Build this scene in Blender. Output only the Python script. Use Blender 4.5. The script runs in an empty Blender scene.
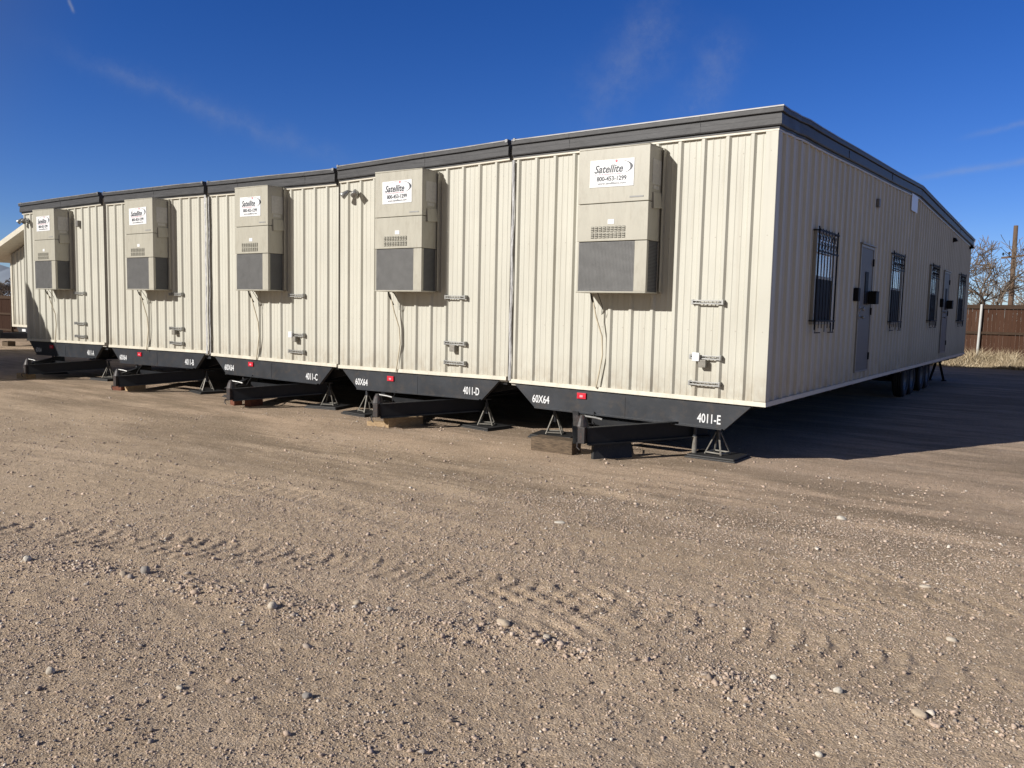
import bpy, math, random
import numpy as np
from mathutils import Vector, Matrix

random.seed(7)
rng = np.random.default_rng(11)
scene = bpy.context.scene
col = scene.collection
R = math.radians

# ------------------------------------------------------------------ materials
class NT:
    def __init__(s, tree):
        s.t = tree
    def n(s, kind, **kw):
        nd = s.t.nodes.new(kind)
        for k, v in kw.items():
            if k.startswith('i_'):
                key = k[2:]
                key = int(key) if key.isdigit() else key.replace('_', ' ')
                nd.inputs[key].default_value = v
            else:
                setattr(nd, k, v)
        return nd
    def l(s, a, b):
        s.t.links.new(a, b)
    def val(s, sock, x):
        if hasattr(x, 'links') or isinstance(x, bpy.types.NodeSocket):
            s.l(x, sock)
        else:
            sock.default_value = x
    def math(s, op, a, b=0.0, c=None, clamp=False):
        nd = s.n('ShaderNodeMath', operation=op, use_clamp=clamp)
        s.val(nd.inputs[0], a); s.val(nd.inputs[1], b)
        if c is not None: s.val(nd.inputs[2], c)
        return nd.outputs[0]
    def noise(s, vec, scale, detail=4, rough=0.55):
        nd = s.n('ShaderNodeTexNoise'); s.l(vec, nd.inputs['Vector'])
        nd.inputs['Scale'].default_value = scale
        nd.inputs['Detail'].default_value = detail
        nd.inputs['Roughness'].default_value = rough
        return nd.outputs['Fac']
    def vor(s, vec, scale, out='Distance', feature='F1'):
        nd = s.n('ShaderNodeTexVoronoi', feature=feature); s.l(vec, nd.inputs['Vector'])
        nd.inputs['Scale'].default_value = scale
        return nd.outputs[out]
    def mapping(s, vec, scale=(1, 1, 1), rot=(0, 0, 0), loc=(0, 0, 0)):
        nd = s.n('ShaderNodeMapping'); s.l(vec, nd.inputs['Vector'])
        nd.inputs['Scale'].default_value = scale
        nd.inputs['Rotation'].default_value = rot
        nd.inputs['Location'].default_value = loc
        return nd.outputs['Vector']
    def ramp(s, fac, stops):
        nd = s.n('ShaderNodeValToRGB'); s.l(fac, nd.inputs[0])
        e = nd.color_ramp.elements
        while len(e) < len(stops): e.new(0.5)
        for el, (p, c) in zip(e, stops):
            el.position = p
            el.color = (c, c, c, 1) if not hasattr(c, '__len__') else (*c, 1)
        return nd.outputs['Color']
    def mix(s, fac, a, b, blend='MIX'):
        nd = s.n('ShaderNodeMix', data_type='RGBA', blend_type=blend)
        s.val(nd.inputs[0], fac)
        for i, x in ((6, a), (7, b)):
            if isinstance(x, bpy.types.NodeSocket): s.l(x, nd.inputs[i])
            else: nd.inputs[i].default_value = (*x, 1)
        return nd.outputs[2]

def base_mat(name):
    m = bpy.data.materials.new(name); m.use_nodes = True
    nt = NT(m.node_tree)
    b = m.node_tree.nodes['Principled BSDF']
    return m, nt, b

def obj_vec(nt):
    return nt.n('ShaderNodeNewGeometry').outputs['Position']

def add_bump(nt, b, h, strength, dist):
    bp = nt.n('ShaderNodeBump'); bp.inputs['Strength'].default_value = strength
    bp.inputs['Distance'].default_value = dist
    nt.l(h, bp.inputs['Height']); nt.l(bp.outputs[0], b.inputs['Normal'])
    return bp

def paint(name, c, rough=0.5, metal=0.0, var=0.12, vscale=3.0, dirt=None, dirt_amt=0.35, stretch=(1, 1, 1), bump=0.0, bscale=40.0, spec=0.5):
    m, nt, b = base_mat(name)
    v = obj_vec(nt)
    sv = nt.mapping(v, stretch)
    f = nt.noise(sv, vscale, 5, 0.6)
    lo = tuple(x * (1 - var) for x in c); hi = tuple(min(1, x * (1 + var)) for x in c)
    cc = nt.mix(nt.ramp(f, [(0.3, 0), (0.7, 1)]), lo, hi)
    if dirt:
        f2 = nt.noise(sv, vscale * 2.7, 6, 0.7)
        cc = nt.mix(nt.math('MULTIPLY', nt.ramp(f2, [(0.5, 0), (0.75, 1)]), dirt_amt), cc, dirt)
    nt.l(cc, b.inputs['Base Color'])
    b.inputs['Metallic'].default_value = metal
    b.inputs['Specular IOR Level'].default_value = spec
    rr = nt.n('ShaderNodeMapRange'); nt.l(f, rr.inputs[0])
    rr.inputs[3].default_value = max(0.03, rough - 0.08); rr.inputs[4].default_value = min(1, rough + 0.08)
    nt.l(rr.outputs[0], b.inputs['Roughness'])
    if bump:
        add_bump(nt, b, nt.noise(v, bscale, 3), bump, 0.01)
    return m

M = {}
def make_siding():
    m, nt, b = base_mat('cream_siding')
    v = obj_vec(nt)
    big = nt.noise(v, 0.8, 3)
    c = nt.mix(nt.ramp(big, [(0.3, 0), (0.7, 1)]), (0.445, 0.434, 0.375), (0.495, 0.483, 0.42))
    # each siding sheet has aged a little differently
    sep = nt.n('ShaderNodeSeparateXYZ'); nt.l(v, sep.inputs[0])
    sheet = nt.math('FLOOR', nt.math('MULTIPLY', nt.math('ADD', sep.outputs[0], sep.outputs[1]), 1 / 0.914))
    wn = nt.n('ShaderNodeTexWhiteNoise', noise_dimensions='1D'); nt.l(sheet, wn.inputs['W'])
    c = nt.mix(nt.math('MULTIPLY', wn.outputs['Value'], 0.10), c, (0.36, 0.33, 0.27))
    # rain streaks and grime
    st = nt.noise(nt.mapping(v, (14, 14, 0.5)), 1.0, 5, 0.65)
    c = nt.mix(nt.math('MULTIPLY', nt.ramp(st, [(0.50, 0), (0.74, 1)]), 0.34), c, (0.30, 0.265, 0.205))
    sp = nt.noise(nt.mapping(v, (3, 3, 2.0)), 2.0, 8, 0.72)
    c = nt.mix(nt.math('MULTIPLY', nt.ramp(sp, [(0.58, 0), (0.72, 1)]), 0.20), c, (0.31, 0.275, 0.215))
    # splashed dirt along the bottom edge
    low = nt.n('ShaderNodeMapRange'); nt.l(sep.outputs[2], low.inputs[0])
    low.inputs[1].default_value = 1.25; low.inputs[2].default_value = 0.8
    dn = nt.noise(nt.mapping(v, (6, 6, 3)), 1.5, 5, 0.65)
    lowf = nt.math('MULTIPLY', low.outputs[0], nt.ramp(dn, [(0.35, 0), (0.62, 1)]))
    c = nt.mix(nt.math('MULTIPLY', lowf, 0.60), c, (0.29, 0.24, 0.175))
    # fastener rows: small rusty screw heads every foot on three girts
    fx = nt.math('ABSOLUTE', nt.math('SUBTRACT', nt.math('FRACT', nt.math('MULTIPLY', nt.math('ADD', sep.outputs[0], sep.outputs[1]), 1 / 0.1525)), 0.5))
    dz = None
    for z in (1.62, 2.75, 3.72):
        d = nt.math('ABSOLUTE', nt.math('SUBTRACT', sep.outputs[2], z))
        dz = d if dz is None else nt.math('MINIMUM', dz, d)
    dd = nt.math('ADD', nt.math('POWER', nt.math('MULTIPLY', fx, 0.1525), 2), nt.math('POWER', dz, 2))
    sc = nt.math('LESS_THAN', dd, 0.0075 ** 2)
    c = nt.mix(nt.math('MULTIPLY', sc, 0.4), c, (0.19, 0.15, 0.115))
    nt.l(c, b.inputs['Base Color'])
    b.inputs['Roughness'].default_value = 0.5
    b.inputs['Specular IOR Level'].default_value = 0.35
    h = nt.math('ADD', nt.noise(nt.mapping(v, (2.2, 2.2, 0.8)), 1.0, 2), nt.math('MULTIPLY', nt.noise(v, 90, 2), 0.02))
    add_bump(nt, b, h, 0.55, 0.016)
    return m
M['siding'] = make_siding()
M['trim'] = paint('cream_trim', (0.54, 0.505, 0.42), 0.45, dirt=(0.3, 0.25, 0.18), dirt_amt=0.4, vscale=5)
M['shell'] = paint('shell_grey', (0.35, 0.33, 0.29), 0.7)
M['fascia'] = paint('grey_fascia', (0.050, 0.050, 0.053), 0.5, spec=0.25, metal=0.0, var=0.32, vscale=3, stretch=(1, 1, 22), dirt=(0.10, 0.095, 0.09), dirt_amt=0.6, bump=0.3, bscale=9)
M['edge'] = paint('drip_edge', (0.20, 0.20, 0.205), 0.4, metal=0.2, var=0.25, vscale=6)
M['fascia_dark'] = paint('dark_fascia_strip', (0.022, 0.022, 0.024), 0.5)  # near-black strip below the fascia band and inside its step
M['roof'] = paint('white_roof', (0.6, 0.6, 0.58), 0.6)
M['acbeige'] = paint('beige_cabinet', (0.36, 0.343, 0.285), 0.42, var=0.05, vscale=2.5, dirt=(0.22, 0.19, 0.14), dirt_amt=0.4, stretch=(3, 3, .8))
M['acdark'] = paint('seam_dark', (0.035, 0.034, 0.032), 0.6)
M['white'] = paint('white_vinyl', (0.66, 0.665, 0.67), 0.4, var=0.02)
M['plate'] = paint('data_plate', (0.42, 0.41, 0.38), 0.4, var=0.1, vscale=30)
M['navy'] = paint('navy_print', (0.02, 0.025, 0.04), 0.4)
M['redprint'] = paint('red_print', (0.5, 0.05, 0.08), 0.4)
M['palered'] = paint('faded_print', (0.55, 0.28, 0.33), 0.4)
M['steel'] = paint('black_steel', (0.017, 0.020, 0.026), 0.45, var=0.25, vscale=2.5, dirt=(0.058, 0.044, 0.033), dirt_amt=0.6, bump=0.12, bscale=14)
M['hitchblack'] = paint('hitch_black', (0.0065, 0.0075, 0.010), 0.5, var=0.3, vscale=4, dirt=(0.03, 0.026, 0.022), dirt_amt=0.4, spec=0.3)
M['stencil'] = paint('stencil_white', (0.6, 0.61, 0.62), 0.55, var=0.1, vscale=60)
M['red'] = paint('red_reflector', (0.55, 0.02, 0.04), 0.25, var=0.15, vscale=30)
M['galv'] = paint('galvanised', (0.30, 0.30, 0.29), 0.42, metal=0.55, var=0.2, vscale=12)
M['jack'] = paint('jack_metal', (0.20, 0.19, 0.165), 0.55, metal=0.2, var=0.25, vscale=18, dirt=(0.17, 0.10, 0.06), dirt_amt=0.6)
M['pad'] = paint('black_pad', (0.016, 0.016, 0.017), 0.6, var=0.3, vscale=20, dirt=(0.12, 0.10, 0.075), dirt_amt=0.45)
M['rubber'] = paint('rubber', (0.014, 0.014, 0.015), 0.75, var=0.3, vscale=9, dirt=(0.05, 0.043, 0.035), dirt_amt=0.5)
M['rim'] = paint('dusty_rim', (0.16, 0.15, 0.14), 0.5, metal=0.4)
M['door'] = paint('door_grey', (0.15, 0.148, 0.14), 0.55, spec=0.2, var=0.08, vscale=2, dirt=(0.22, 0.2, 0.17), dirt_amt=0.4)
M['doorframe'] = paint('door_frame', (0.22, 0.21, 0.19), 0.5)
M['black'] = paint('black_metal', (0.008, 0.008, 0.009), 0.65, spec=0.2)
M['alu'] = paint('window_alu', (0.27, 0.255, 0.225), 0.45, metal=0.1)
M['foil'] = paint('foil_flap', (0.40, 0.40, 0.40), 0.5, metal=0.1, var=0.25, vscale=9, stretch=(3, 3, 1), bump=0.5, bscale=26)
M['hose'] = paint('tan_hose', (0.46, 0.40, 0.29), 0.5)
M['glasslow'] = paint('dark_screen', (0.008, 0.009, 0.013), 0.6, spec=0.15)
def glass_mat():
    m, nt, b = base_mat('window_glass')
    v = obj_vec(nt)
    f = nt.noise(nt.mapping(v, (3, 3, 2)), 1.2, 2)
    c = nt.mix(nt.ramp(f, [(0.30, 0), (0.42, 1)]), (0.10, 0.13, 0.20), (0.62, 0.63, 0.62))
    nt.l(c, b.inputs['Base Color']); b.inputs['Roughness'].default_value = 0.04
    b.inputs['Specular IOR Level'].default_value = 0.9
    add_bump(nt, b, nt.noise(v, 2.2, 1), 0.12, 0.02)
    return m
M['glass'] = glass_mat()
def wood(name, a, c, scale=(1, 1, 1), grey=None):
    m, nt, b = base_mat(name)
    v = obj_vec(nt)
    g = nt.noise(nt.mapping(v, scale), 6.0, 7, 0.7)
    cc = nt.mix(nt.ramp(g, [(0.3, 0), (0.7, 1)]), a, c)
    if grey:
        g2 = nt.noise(v, 1.7, 4)
        cc = nt.mix(nt.ramp(g2, [(0.42, 0), (0.62, 1)]), cc, grey)
    nt.l(cc, b.inputs['Base Color']); b.inputs['Roughness'].default_value = 0.95; b.inputs['Specular IOR Level'].default_value = 0.12
    add_bump(nt, b, g, 0.5, 0.01)
    return m
M['tie'] = wood('weathered_tie', (0.055, 0.042, 0.032), (0.17, 0.125, 0.085), (2, 9, 9))
M['lumber'] = wood('lumber', (0.24, 0.16, 0.09), (0.46, 0.34, 0.21), (3, 3, 9))
M['redlumber'] = wood('red_lumber', (0.09, 0.035, 0.025), (0.20, 0.085, 0.055), (3, 3, 9))
def fence_mat():
    m, nt, b = base_mat('fence_boards')
    v = obj_vec(nt)
    isl = nt.n('ShaderNodeNewGeometry').outputs['Random Per Island']
    g = nt.noise(nt.mapping(v, (16, 16, 0.8)), 1.5, 6, 0.7)
    c = nt.mix(g, (0.026, 0.013, 0.008), (0.085, 0.042, 0.027))
    c = nt.mix(nt.math('MULTIPLY', isl, 0.5), c, (0.098, 0.055, 0.038))
    nt.l(c, b.inputs['Base Color']); b.inputs['Roughness'].default_value = 0.95; b.inputs['Specular IOR Level'].default_value = 0.12
    return m
M['fence'] = fence_mat()
M['plank'] = wood('old_planks', (0.016, 0.0085, 0.006), (0.052, 0.027, 0.018), (14, 14, .7))
M['fencerail'] = wood('fence_rail', (0.035, 0.023, 0.016), (0.075, 0.05, 0.035), (1, 9, 9))
M['pole'] = wood('pole_wood', (0.075, 0.050, 0.036), (0.155, 0.108, 0.077), (8, 8, 0.6))
M['bark'] = wood('bare_bark', (0.07, 0.055, 0.043), (0.17, 0.135, 0.105), (3, 3, 1))
M['twig'] = wood('bare_twig', (0.085, 0.066, 0.052), (0.19, 0.15, 0.115), (3, 3, 1))
def grass_mat():
    m, nt, b = base_mat('dry_grass')
    isl = nt.n('ShaderNodeNewGeometry').outputs['Random Per Island']
    c = nt.ramp(isl, [(0.0, (0.24, 0.18, 0.105)), (0.5, (0.44, 0.35, 0.225)), (1.0, (0.58, 0.49, 0.34))])
    nt.l(c, b.inputs['Base Color']); b.inputs['Roughness'].default_value = 0.7
    return m
M['grass'] = grass_mat()
def rock_mat(name, stops, island=True):
    m, nt, b = base_mat(name)
    v = obj_vec(nt)
    if island:
        f = nt.n('ShaderNodeNewGeometry').outputs['Random Per Island']
    else:
        f = nt.n('ShaderNodeObjectInfo').outputs['Random']
    c = nt.ramp(f, stops)
    sp = nt.noise(v, 160, 4, 0.7)
    c = nt.mix(nt.math('MULTIPLY', nt.ramp(sp, [(0.4, 0), (0.65, 1)]), 0.45), c, (0.20, 0.155, 0.115))
    nt.l(c, b.inputs['Base Color']); b.inputs['Roughness'].default_value = 0.85
    add_bump(nt, b, nt.noise(v, 220, 3), 0.35, 0.004)
    return m
M['gravel'] = rock_mat('gravel', [(0, (0.20, 0.155, 0.12)), (0.3, (0.40, 0.305, 0.235)), (0.55, (0.50, 0.38, 0.30)), (0.78, (0.57, 0.46, 0.37)), (0.9, (0.28, 0.235, 0.205)), (1, (0.72, 0.65, 0.56))])
M['rockpale'] = rock_mat('pale_rock', [(0, (0.45, 0.40, 0.33)), (1, (0.50, 0.44, 0.36))], False)
M['rockwhite'] = rock_mat('white_rock', [(0, (0.52, 0.48, 0.41)), (1, (0.56, 0.52, 0.45))], False)
M['rockgrey'] = rock_mat('grey_rock', [(0, (0.20, 0.185, 0.17)), (1, (0.26, 0.24, 0.22))], False)
M['rocktan'] = rock_mat('tan_rock', [(0, (0.38, 0.31, 0.23)), (1, (0.44, 0.36, 0.27))], False)

def ground_mat():
    m, nt, b = base_mat('dirt_yard')
    v = obj_vec(nt)
    flat = nt.mapping(v, (1, 1, 0.2))
    big = nt.noise(flat, 0.35, 5, 0.6)
    c = nt.mix(nt.ramp(big, [(0.3, 0), (0.7, 1)]), (0.59, 0.45, 0.30), (0.67, 0.515, 0.35))
    # damp and packed streaks running with the traffic
    st = nt.noise(nt.mapping(v, (0.35, 1.5, 1), (0, 0, R(-8))), 0.85, 7, 0.62)
    sp0 = nt.n('ShaderNodeSeparateXYZ'); nt.l(v, sp0.inputs[0])
    bp0 = nt.n('ShaderNodeMapRange', interpolation_type='SMOOTHSTEP'); nt.l(nt.math('ADD', sp0.outputs[1], nt.math('MULTIPLY', big, 1.6)), bp0.inputs[0]); bp0.inputs[1].default_value = -2.4; bp0.inputs[2].default_value = -0.4
    c = nt.mix(nt.math('MULTIPLY', bp0.outputs[0], 0.8), c, (0.68, 0.49, 0.345))      # pinker, drier dirt where nobody drives
    c = nt.mix(0.35, c, (0.61, 0.445, 0.315))
    dm = nt.ramp(nt.noise(nt.mapping(v, (0.5, 0.9, 1), (0, 0, R(-5)), (3.3, 1.7, 0)), 0.42, 3, 0.5), [(0.36, 0), (0.52, 1)])
    sepg = nt.n('ShaderNodeSeparateXYZ'); nt.l(v, sepg.inputs[0])
    bn = nt.n('ShaderNodeMapRange', interpolation_type='SMOOTHSTEP'); nt.l(sepg.outputs[1], bn.inputs[0]); bn.inputs[1].default_value = -4.6; bn.inputs[2].default_value = -3.0
    dm = nt.math('MULTIPLY', dm, nt.math('ADD', nt.math('MULTIPLY', bn.outputs[0], 0.8), 0.2))
    c = nt.mix(nt.math('MULTIPLY', nt.math('MULTIPLY', nt.ramp(st, [(0.42, 0), (0.56, 1)]), dm), 0.85), c, (0.225, 0.165, 0.104))
    st2 = nt.noise(nt.mapping(v, (0.8, 4.5, 1), (0, 0, R(14))), 1.1, 7, 0.68)
    c = nt.mix(nt.math('MULTIPLY', nt.math('MULTIPLY', nt.ramp(st2, [(0.46, 0), (0.60, 1)]), dm), 0.7), c, (0.21, 0.155, 0.10))
    lt = nt.noise(nt.mapping(v, (0.5, 2.2, 1), (0, 0, R(-12)), (5, 3, 0)), 0.9, 6, 0.6)
    c = nt.mix(nt.math('MULTIPLY', nt.ramp(lt, [(0.52, 0), (0.7, 1)]), 0.45), c, (0.64, 0.50, 0.375))
    # grit
    vc = nt.n('ShaderNodeTexVoronoi'); nt.l(v, vc.inputs['Vector']); vc.inputs['Scale'].default_value = 85
    wn = nt.n('ShaderNodeSeparateColor'); nt.l(vc.outputs['Color'], wn.inputs[0])
    c = nt.mix(nt.math('MULTIPLY', nt.ramp(wn.outputs[0], [(0.55, 0), (0.9, 1)]), 0.5), c, (0.70, 0.58, 0.46))
    c = nt.mix(nt.math('MULTIPLY', nt.ramp(wn.outputs[1], [(0.6, 0), (0.95, 1)]), 0.62), c, (0.20, 0.152, 0.115))
    vc2 = nt.n('ShaderNodeTexVoronoi'); nt.l(v, vc2.inputs['Vector']); vc2.inputs['Scale'].default_value = 240
    wn2 = nt.n('ShaderNodeSeparateColor'); nt.l(vc2.outputs['Color'], wn2.inputs[0])
    c = nt.mix(nt.math('MULTIPLY', wn2.outputs[0], 0.45), c, (0.27, 0.205, 0.15))
    fn = nt.noise(v, 9, 8, 0.75)
    c = nt.mix(nt.math('MULTIPLY', nt.ramp(fn, [(0.45, 0), (0.7, 1)]), 0.35), c, (0.30, 0.225, 0.155))
    nt.l(c, b.inputs['Base Color'])
    b.inputs['Roughness'].default_value = 0.95
    b.inputs['Specular IOR Level'].default_value = 0.15
    h1 = nt.math('MULTIPLY', nt.math('SUBTRACT', 1.0, vc.outputs['Distance']), 0.35)
    h2 = nt.math('MULTIPLY', nt.noise(v, 28, 8, 0.75), 1.0)
    h3 = nt.math('MULTIPLY', nt.math('SUBTRACT', 1.0, vc2.outputs['Distance']), 0.16)
    h = nt.math('ADD', nt.math('ADD', h1, h2), h3)
    add_bump(nt, b, h, 0.9, 0.022)
    return m
M['ground'] = ground_mat()
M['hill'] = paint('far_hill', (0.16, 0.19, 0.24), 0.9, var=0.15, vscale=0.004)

# ------------------------------------------------------------------ mesh helpers
class MB:
    def __init__(s):
        s.v = []; s.f = []; s.m = []
    def add(s, vs, fs, mi=0):
        o = len(s.v)
        s.v += [tuple(p) for p in vs]
        s.f += [tuple(i + o for i in f) for f in fs]
        s.m += [mi] * len(fs)
    def box(s, a, b, mi=0):
        (x0, y0, z0), (x1, y1, z1) = a, b
        s.hexa([(x0, y0, z0), (x1, y0, z0), (x1, y1, z0), (x0, y1, z0), (x0, y0, z1), (x1, y0, z1), (x1, y1, z1), (x0, y1, z1)], mi)
    def hexa(s, p, mi=0):
        s.add(p, [(0, 3, 2, 1), (4, 5, 6, 7), (0, 1, 5, 4), (1, 2, 6, 5), (2, 3, 7, 6), (3, 0, 4, 7)], mi)
    def bar(s, a, b, w, h, mi=0, up=(0, 0, 1)):
        a = Vector(a); b = Vector(b); d = (b - a).normalized()
        side = d.cross(Vector(up))
        if side.length < 1e-4: side = d.cross(Vector((1, 0, 0)))
        side.normalize(); u = side.cross(d)
        p = []
        for q in (a, b):
            p += [q - side * w / 2 - u * h / 2, q + side * w / 2 - u * h / 2, q + side * w / 2 + u * h / 2, q - side * w / 2 + u * h / 2]
        s.add(p, [(0, 1, 2, 3)[::-1], (4, 5, 6, 7), (0, 1, 5, 4), (1, 2, 6, 5), (2, 3, 7, 6), (3, 0, 4, 7)], mi)
    def tube(s, pts, r, n=8, mi=0, cap=True):
        pts = [Vector(p) for p in pts]
        rs = r if hasattr(r, '__len__') else [r] * len(pts)
        vs = []; fs = []
        prev = None
        for i, p in enumerate(pts):
            d = (pts[min(i + 1, len(pts) - 1)] - pts[max(i - 1, 0)]).normalized()
            if prev is None:
                a = d.cross(Vector((0, 0, 1)))
                if a.length < 1e-3: a = d.cross(Vector((1, 0, 0)))
            else:
                a = prev - d * prev.dot(d)
            a.normalize(); prev = a; b2 = d.cross(a)
            for k in range(n):
                t = 2 * math.pi * k / n
                vs.append(p + (a * math.cos(t) + b2 * math.sin(t)) * rs[i])
        for i in range(len(pts) - 1):
            for k in range(n):
                fs.append((i * n + k, i * n + (k + 1) % n, (i + 1) * n + (k + 1) % n, (i + 1) * n + k))
        if cap:
            fs.append(tuple(range(n))[::-1]); fs.append(tuple((len(pts) - 1) * n + k for k in range(n)))
        s.add(vs, fs, mi)
    def lathe(s, prof, c=(0, 0, 0), axis='z', n=24, mi=0):
        vs = []; fs = []
        for (r, h) in prof:
            for k in range(n):
                t = 2 * math.pi * k / n
                x, y = r * math.cos(t), r * math.sin(t)
                p = (x, y, h) if axis == 'z' else ((h, x, y) if axis == 'x' else (x, h, y))
                vs.append((p[0] + c[0], p[1] + c[1], p[2] + c[2]))
        for i in range(len(prof) - 1):
            for k in range(n):
                fs.append((i * n + k, i * n + (k + 1) % n, (i + 1) * n + (k + 1) % n, (i + 1) * n + k))
        s.add(vs, fs, mi)
    def prism(s, outline, a, b, axis='y', mi=0):
        n = len(outline)
        def P(u, w, t):
            return (u, t, w) if axis == 'y' else ((t, u, w) if axis == 'x' else (u, w, t))
        vs = [P(u, w, a) for u, w in outline] + [P(u, w, b) for u, w in outline]
        fs = [tuple(range(n)), tuple(range(2 * n - 1, n - 1, -1))]
        for k in range(n):
            fs.append((k, k + n, (k + 1) % n + n, (k + 1) % n))
        s.add(vs, fs, mi)
    def build(s, name, mats, parent=None, smooth=False, bevel=0.0, origin=None, segs=2):
        me = bpy.data.meshes.new(name)
        if origin is None:
            origin = parent_world(parent) if parent else Vector((0, 0, 0))
        o = Vector(origin)
        me.from_pydata([(x - o.x, y - o.y, z - o.z) for x, y, z in s.v], [], s.f)
        for mm in (mats if isinstance(mats, (list, tuple)) else [mats]):
            me.materials.append(mm)
        me.polygons.foreach_set('material_index', s.m)
        if smooth: me.polygons.foreach_set('use_smooth', [True] * len(me.polygons))
        me.validate(); me.update()
        import bmesh
        bm = bmesh.new(); bm.from_mesh(me); bmesh.ops.recalc_face_normals(bm, faces=bm.faces); bm.to_mesh(me); bm.free()
        ob = bpy.data.objects.new(name, me); col.objects.link(ob)
        if parent: ob.parent = parent
        else: ob.location = o
        if bevel:
            bv = ob.modifiers.new('bevel', 'BEVEL'); bv.width = bevel; bv.segments = segs
            bv.limit_method = 'ANGLE'; bv.angle_limit = R(35)
        return ob

def parent_world(p):
    o = Vector((0, 0, 0))
    while p is not None:
        o += p.location; p = p.parent
    return o

def tag(o, label=None, cat=None, group=None, kind=None):
    if label: o['label'] = label
    if cat: o['category'] = cat
    if group: o['group'] = group
    if kind: o['kind'] = kind
    return o

def thing(name, loc, label, cat, group=None):
    o = bpy.data.objects.new(name, None); o.empty_display_size = 0.2
    o.location = loc; col.objects.link(o)
    return tag(o, label, cat, group)

def copy_tree(o, loc=None, rz=None, label=None, parent=None):
    c = o.copy(); col.objects.link(c)
    if parent: c.parent = parent
    if loc is not None: c.location = loc
    if rz is not None: c.rotation_euler = (0, 0, rz)
    if label: c['label'] = label
    for ch in o.children:
        copy_tree(ch, parent=c)
    return c

def text_geo(s, size, shear=0.0, bold=0.0):
    cu = bpy.data.curves.new('lettering', 'FONT'); cu.body = s; cu.size = size
    cu.shear = shear; cu.offset = bold; cu.align_x = 'CENTER'; cu.align_y = 'CENTER'
    cu.resolution_u = 3
    ob = bpy.data.objects.new('lettering', cu); col.objects.link(ob)
    bpy.context.view_layer.update()
    dg = bpy.context.evaluated_depsgraph_get()
    ev = ob.evaluated_get(dg); me = ev.to_mesh()
    vs = [tuple(v.co) for v in me.vertices]; fs = [tuple(p.vertices) for p in me.polygons]
    ev.to_mesh_clear()
    bpy.data.objects.remove(ob); bpy.data.curves.remove(cu)
    return vs, fs

def put_text(mb, s, cx, y, cz, width, height, mi, shear=0.0, bold=0.0, rot=0.0):
    vs, fs = text_geo(s, 1.0, shear, bold)
    xs = [v[0] for v in vs]; ys = [v[1] for v in vs]
    w = max(xs) - min(xs); h = max(ys) - min(ys)
    mx = (max(xs) + min(xs)) / 2; my = (max(ys) + min(ys)) / 2
    out = []
    for a, b, _ in vs:
        u = (a - mx) / w * width; t = (b - my) / h * height
        out.append((cx + u * math.cos(rot) - t * math.sin(rot), y, cz + u * math.sin(rot) + t * math.cos(rot)))
    mb.add(out, fs, mi)

# ------------------------------------------------------------------ numpy noise and ground height
def vnoise(x, y, seed=0):
    xi = np.floor(x).astype(np.int64); yi = np.floor(y).astype(np.int64)
    xf = x - xi; yf = y - yi
    def h(a, b):
        n = (a * 374761393 + b * 668265263 + seed * 974711) & 0x7fffffff
        n = ((n ^ (n >> 13)) * 1274126177) & 0x7fffffff
        n = n ^ (n >> 16)
        return (n & 0xffff) / 65535.0
    u = xf * xf * (3 - 2 * xf); v = yf * yf * (3 - 2 * yf)
    return (h(xi, yi) * (1 - u) + h(xi + 1, yi) * u) * (1 - v) + (h(xi, yi + 1) * (1 - u) + h(xi + 1, yi + 1) * u) * v - 0.5

def polydist(x, y, pts):
    """distance, signed lateral offset, arc length to a polyline"""
    best = np.full(x.shape, 1e9); lat = np.zeros_like(x); arc = np.zeros_like(x)
    s0 = 0.0
    for (ax, ay), (bx, by) in zip(pts[:-1], pts[1:]):
        dx, dy = bx - ax, by - ay; L = math.hypot(dx, dy)
        t = np.clip(((x - ax) * dx + (y - ay) * dy) / (L * L), 0, 1)
        ex = x - (ax + t * dx); ey = y - (ay + t * dy)
        d = np.hypot(ex, ey); m = d < best
        best = np.where(m, d, best)
        lat = np.where(m, (dx * (y - ay) - dy * (x - ax)) / L, lat)
        arc = np.where(m, s0 + t * L, arc)
        s0 += L
    return best, lat, arc

def smooth_path(pts, n=6):
    out = []
    P = [np.array(p, float) for p in pts]
    P = [2 * P[0] - P[1]] + P + [2 * P[-1] - P[-2]]
    for i in range(1, len(P) - 2):
        for k in range(n):
            t = k / n
            out.append(0.5 * ((2 * P[i]) + (-P[i - 1] + P[i + 1]) * t + (2 * P[i - 1] - 5 * P[i] + 4 * P[i + 1] - P[i + 2]) * t * t + (-P[i - 1] + 3 * P[i] - 3 * P[i + 1] + P[i + 2]) * t ** 3))
    out.append(P[-2])
    return [tuple(p) for p in out]

TREAD = smooth_path([(-6.2, -7.75), (-3.8, -6.78), (-2.54, -6.27), (-1.39, -5.83), (-0.3, -5.46), (0.75, -5.27), (1.73, -5.10), (3.2, -5.0), (5.0, -5.1)], 4)
WINDROW = smooth_path([(-5.2, -8.0), (-2.99, -7.12), (-2.04, -6.75), (-0.83, -6.47), (0.09, -6.18), (0.91, -5.97), (1.66, -5.82), (2.31, -5.62), (3.1, -5.47), (4.6, -5.3)], 4)
TRACK2 = smooth_path([(0.2, -5.9), (0.75, -5.35), (1.18, -4.94), (1.3, -4.66), (1.48, -4.4), (1.67, -4.17), (1.98, -3.89), (2.6, -3.5), (3.8, -3.1)], 4)
TRACK3 = smooth_path([(-9.5, -5.5), (-6.0, -4.75), (-3.2, -4.5), (-1.0, -4.55), (0.8, -4.2), (2.5, -3.3), (5.0, -2.2)], 4)
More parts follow.
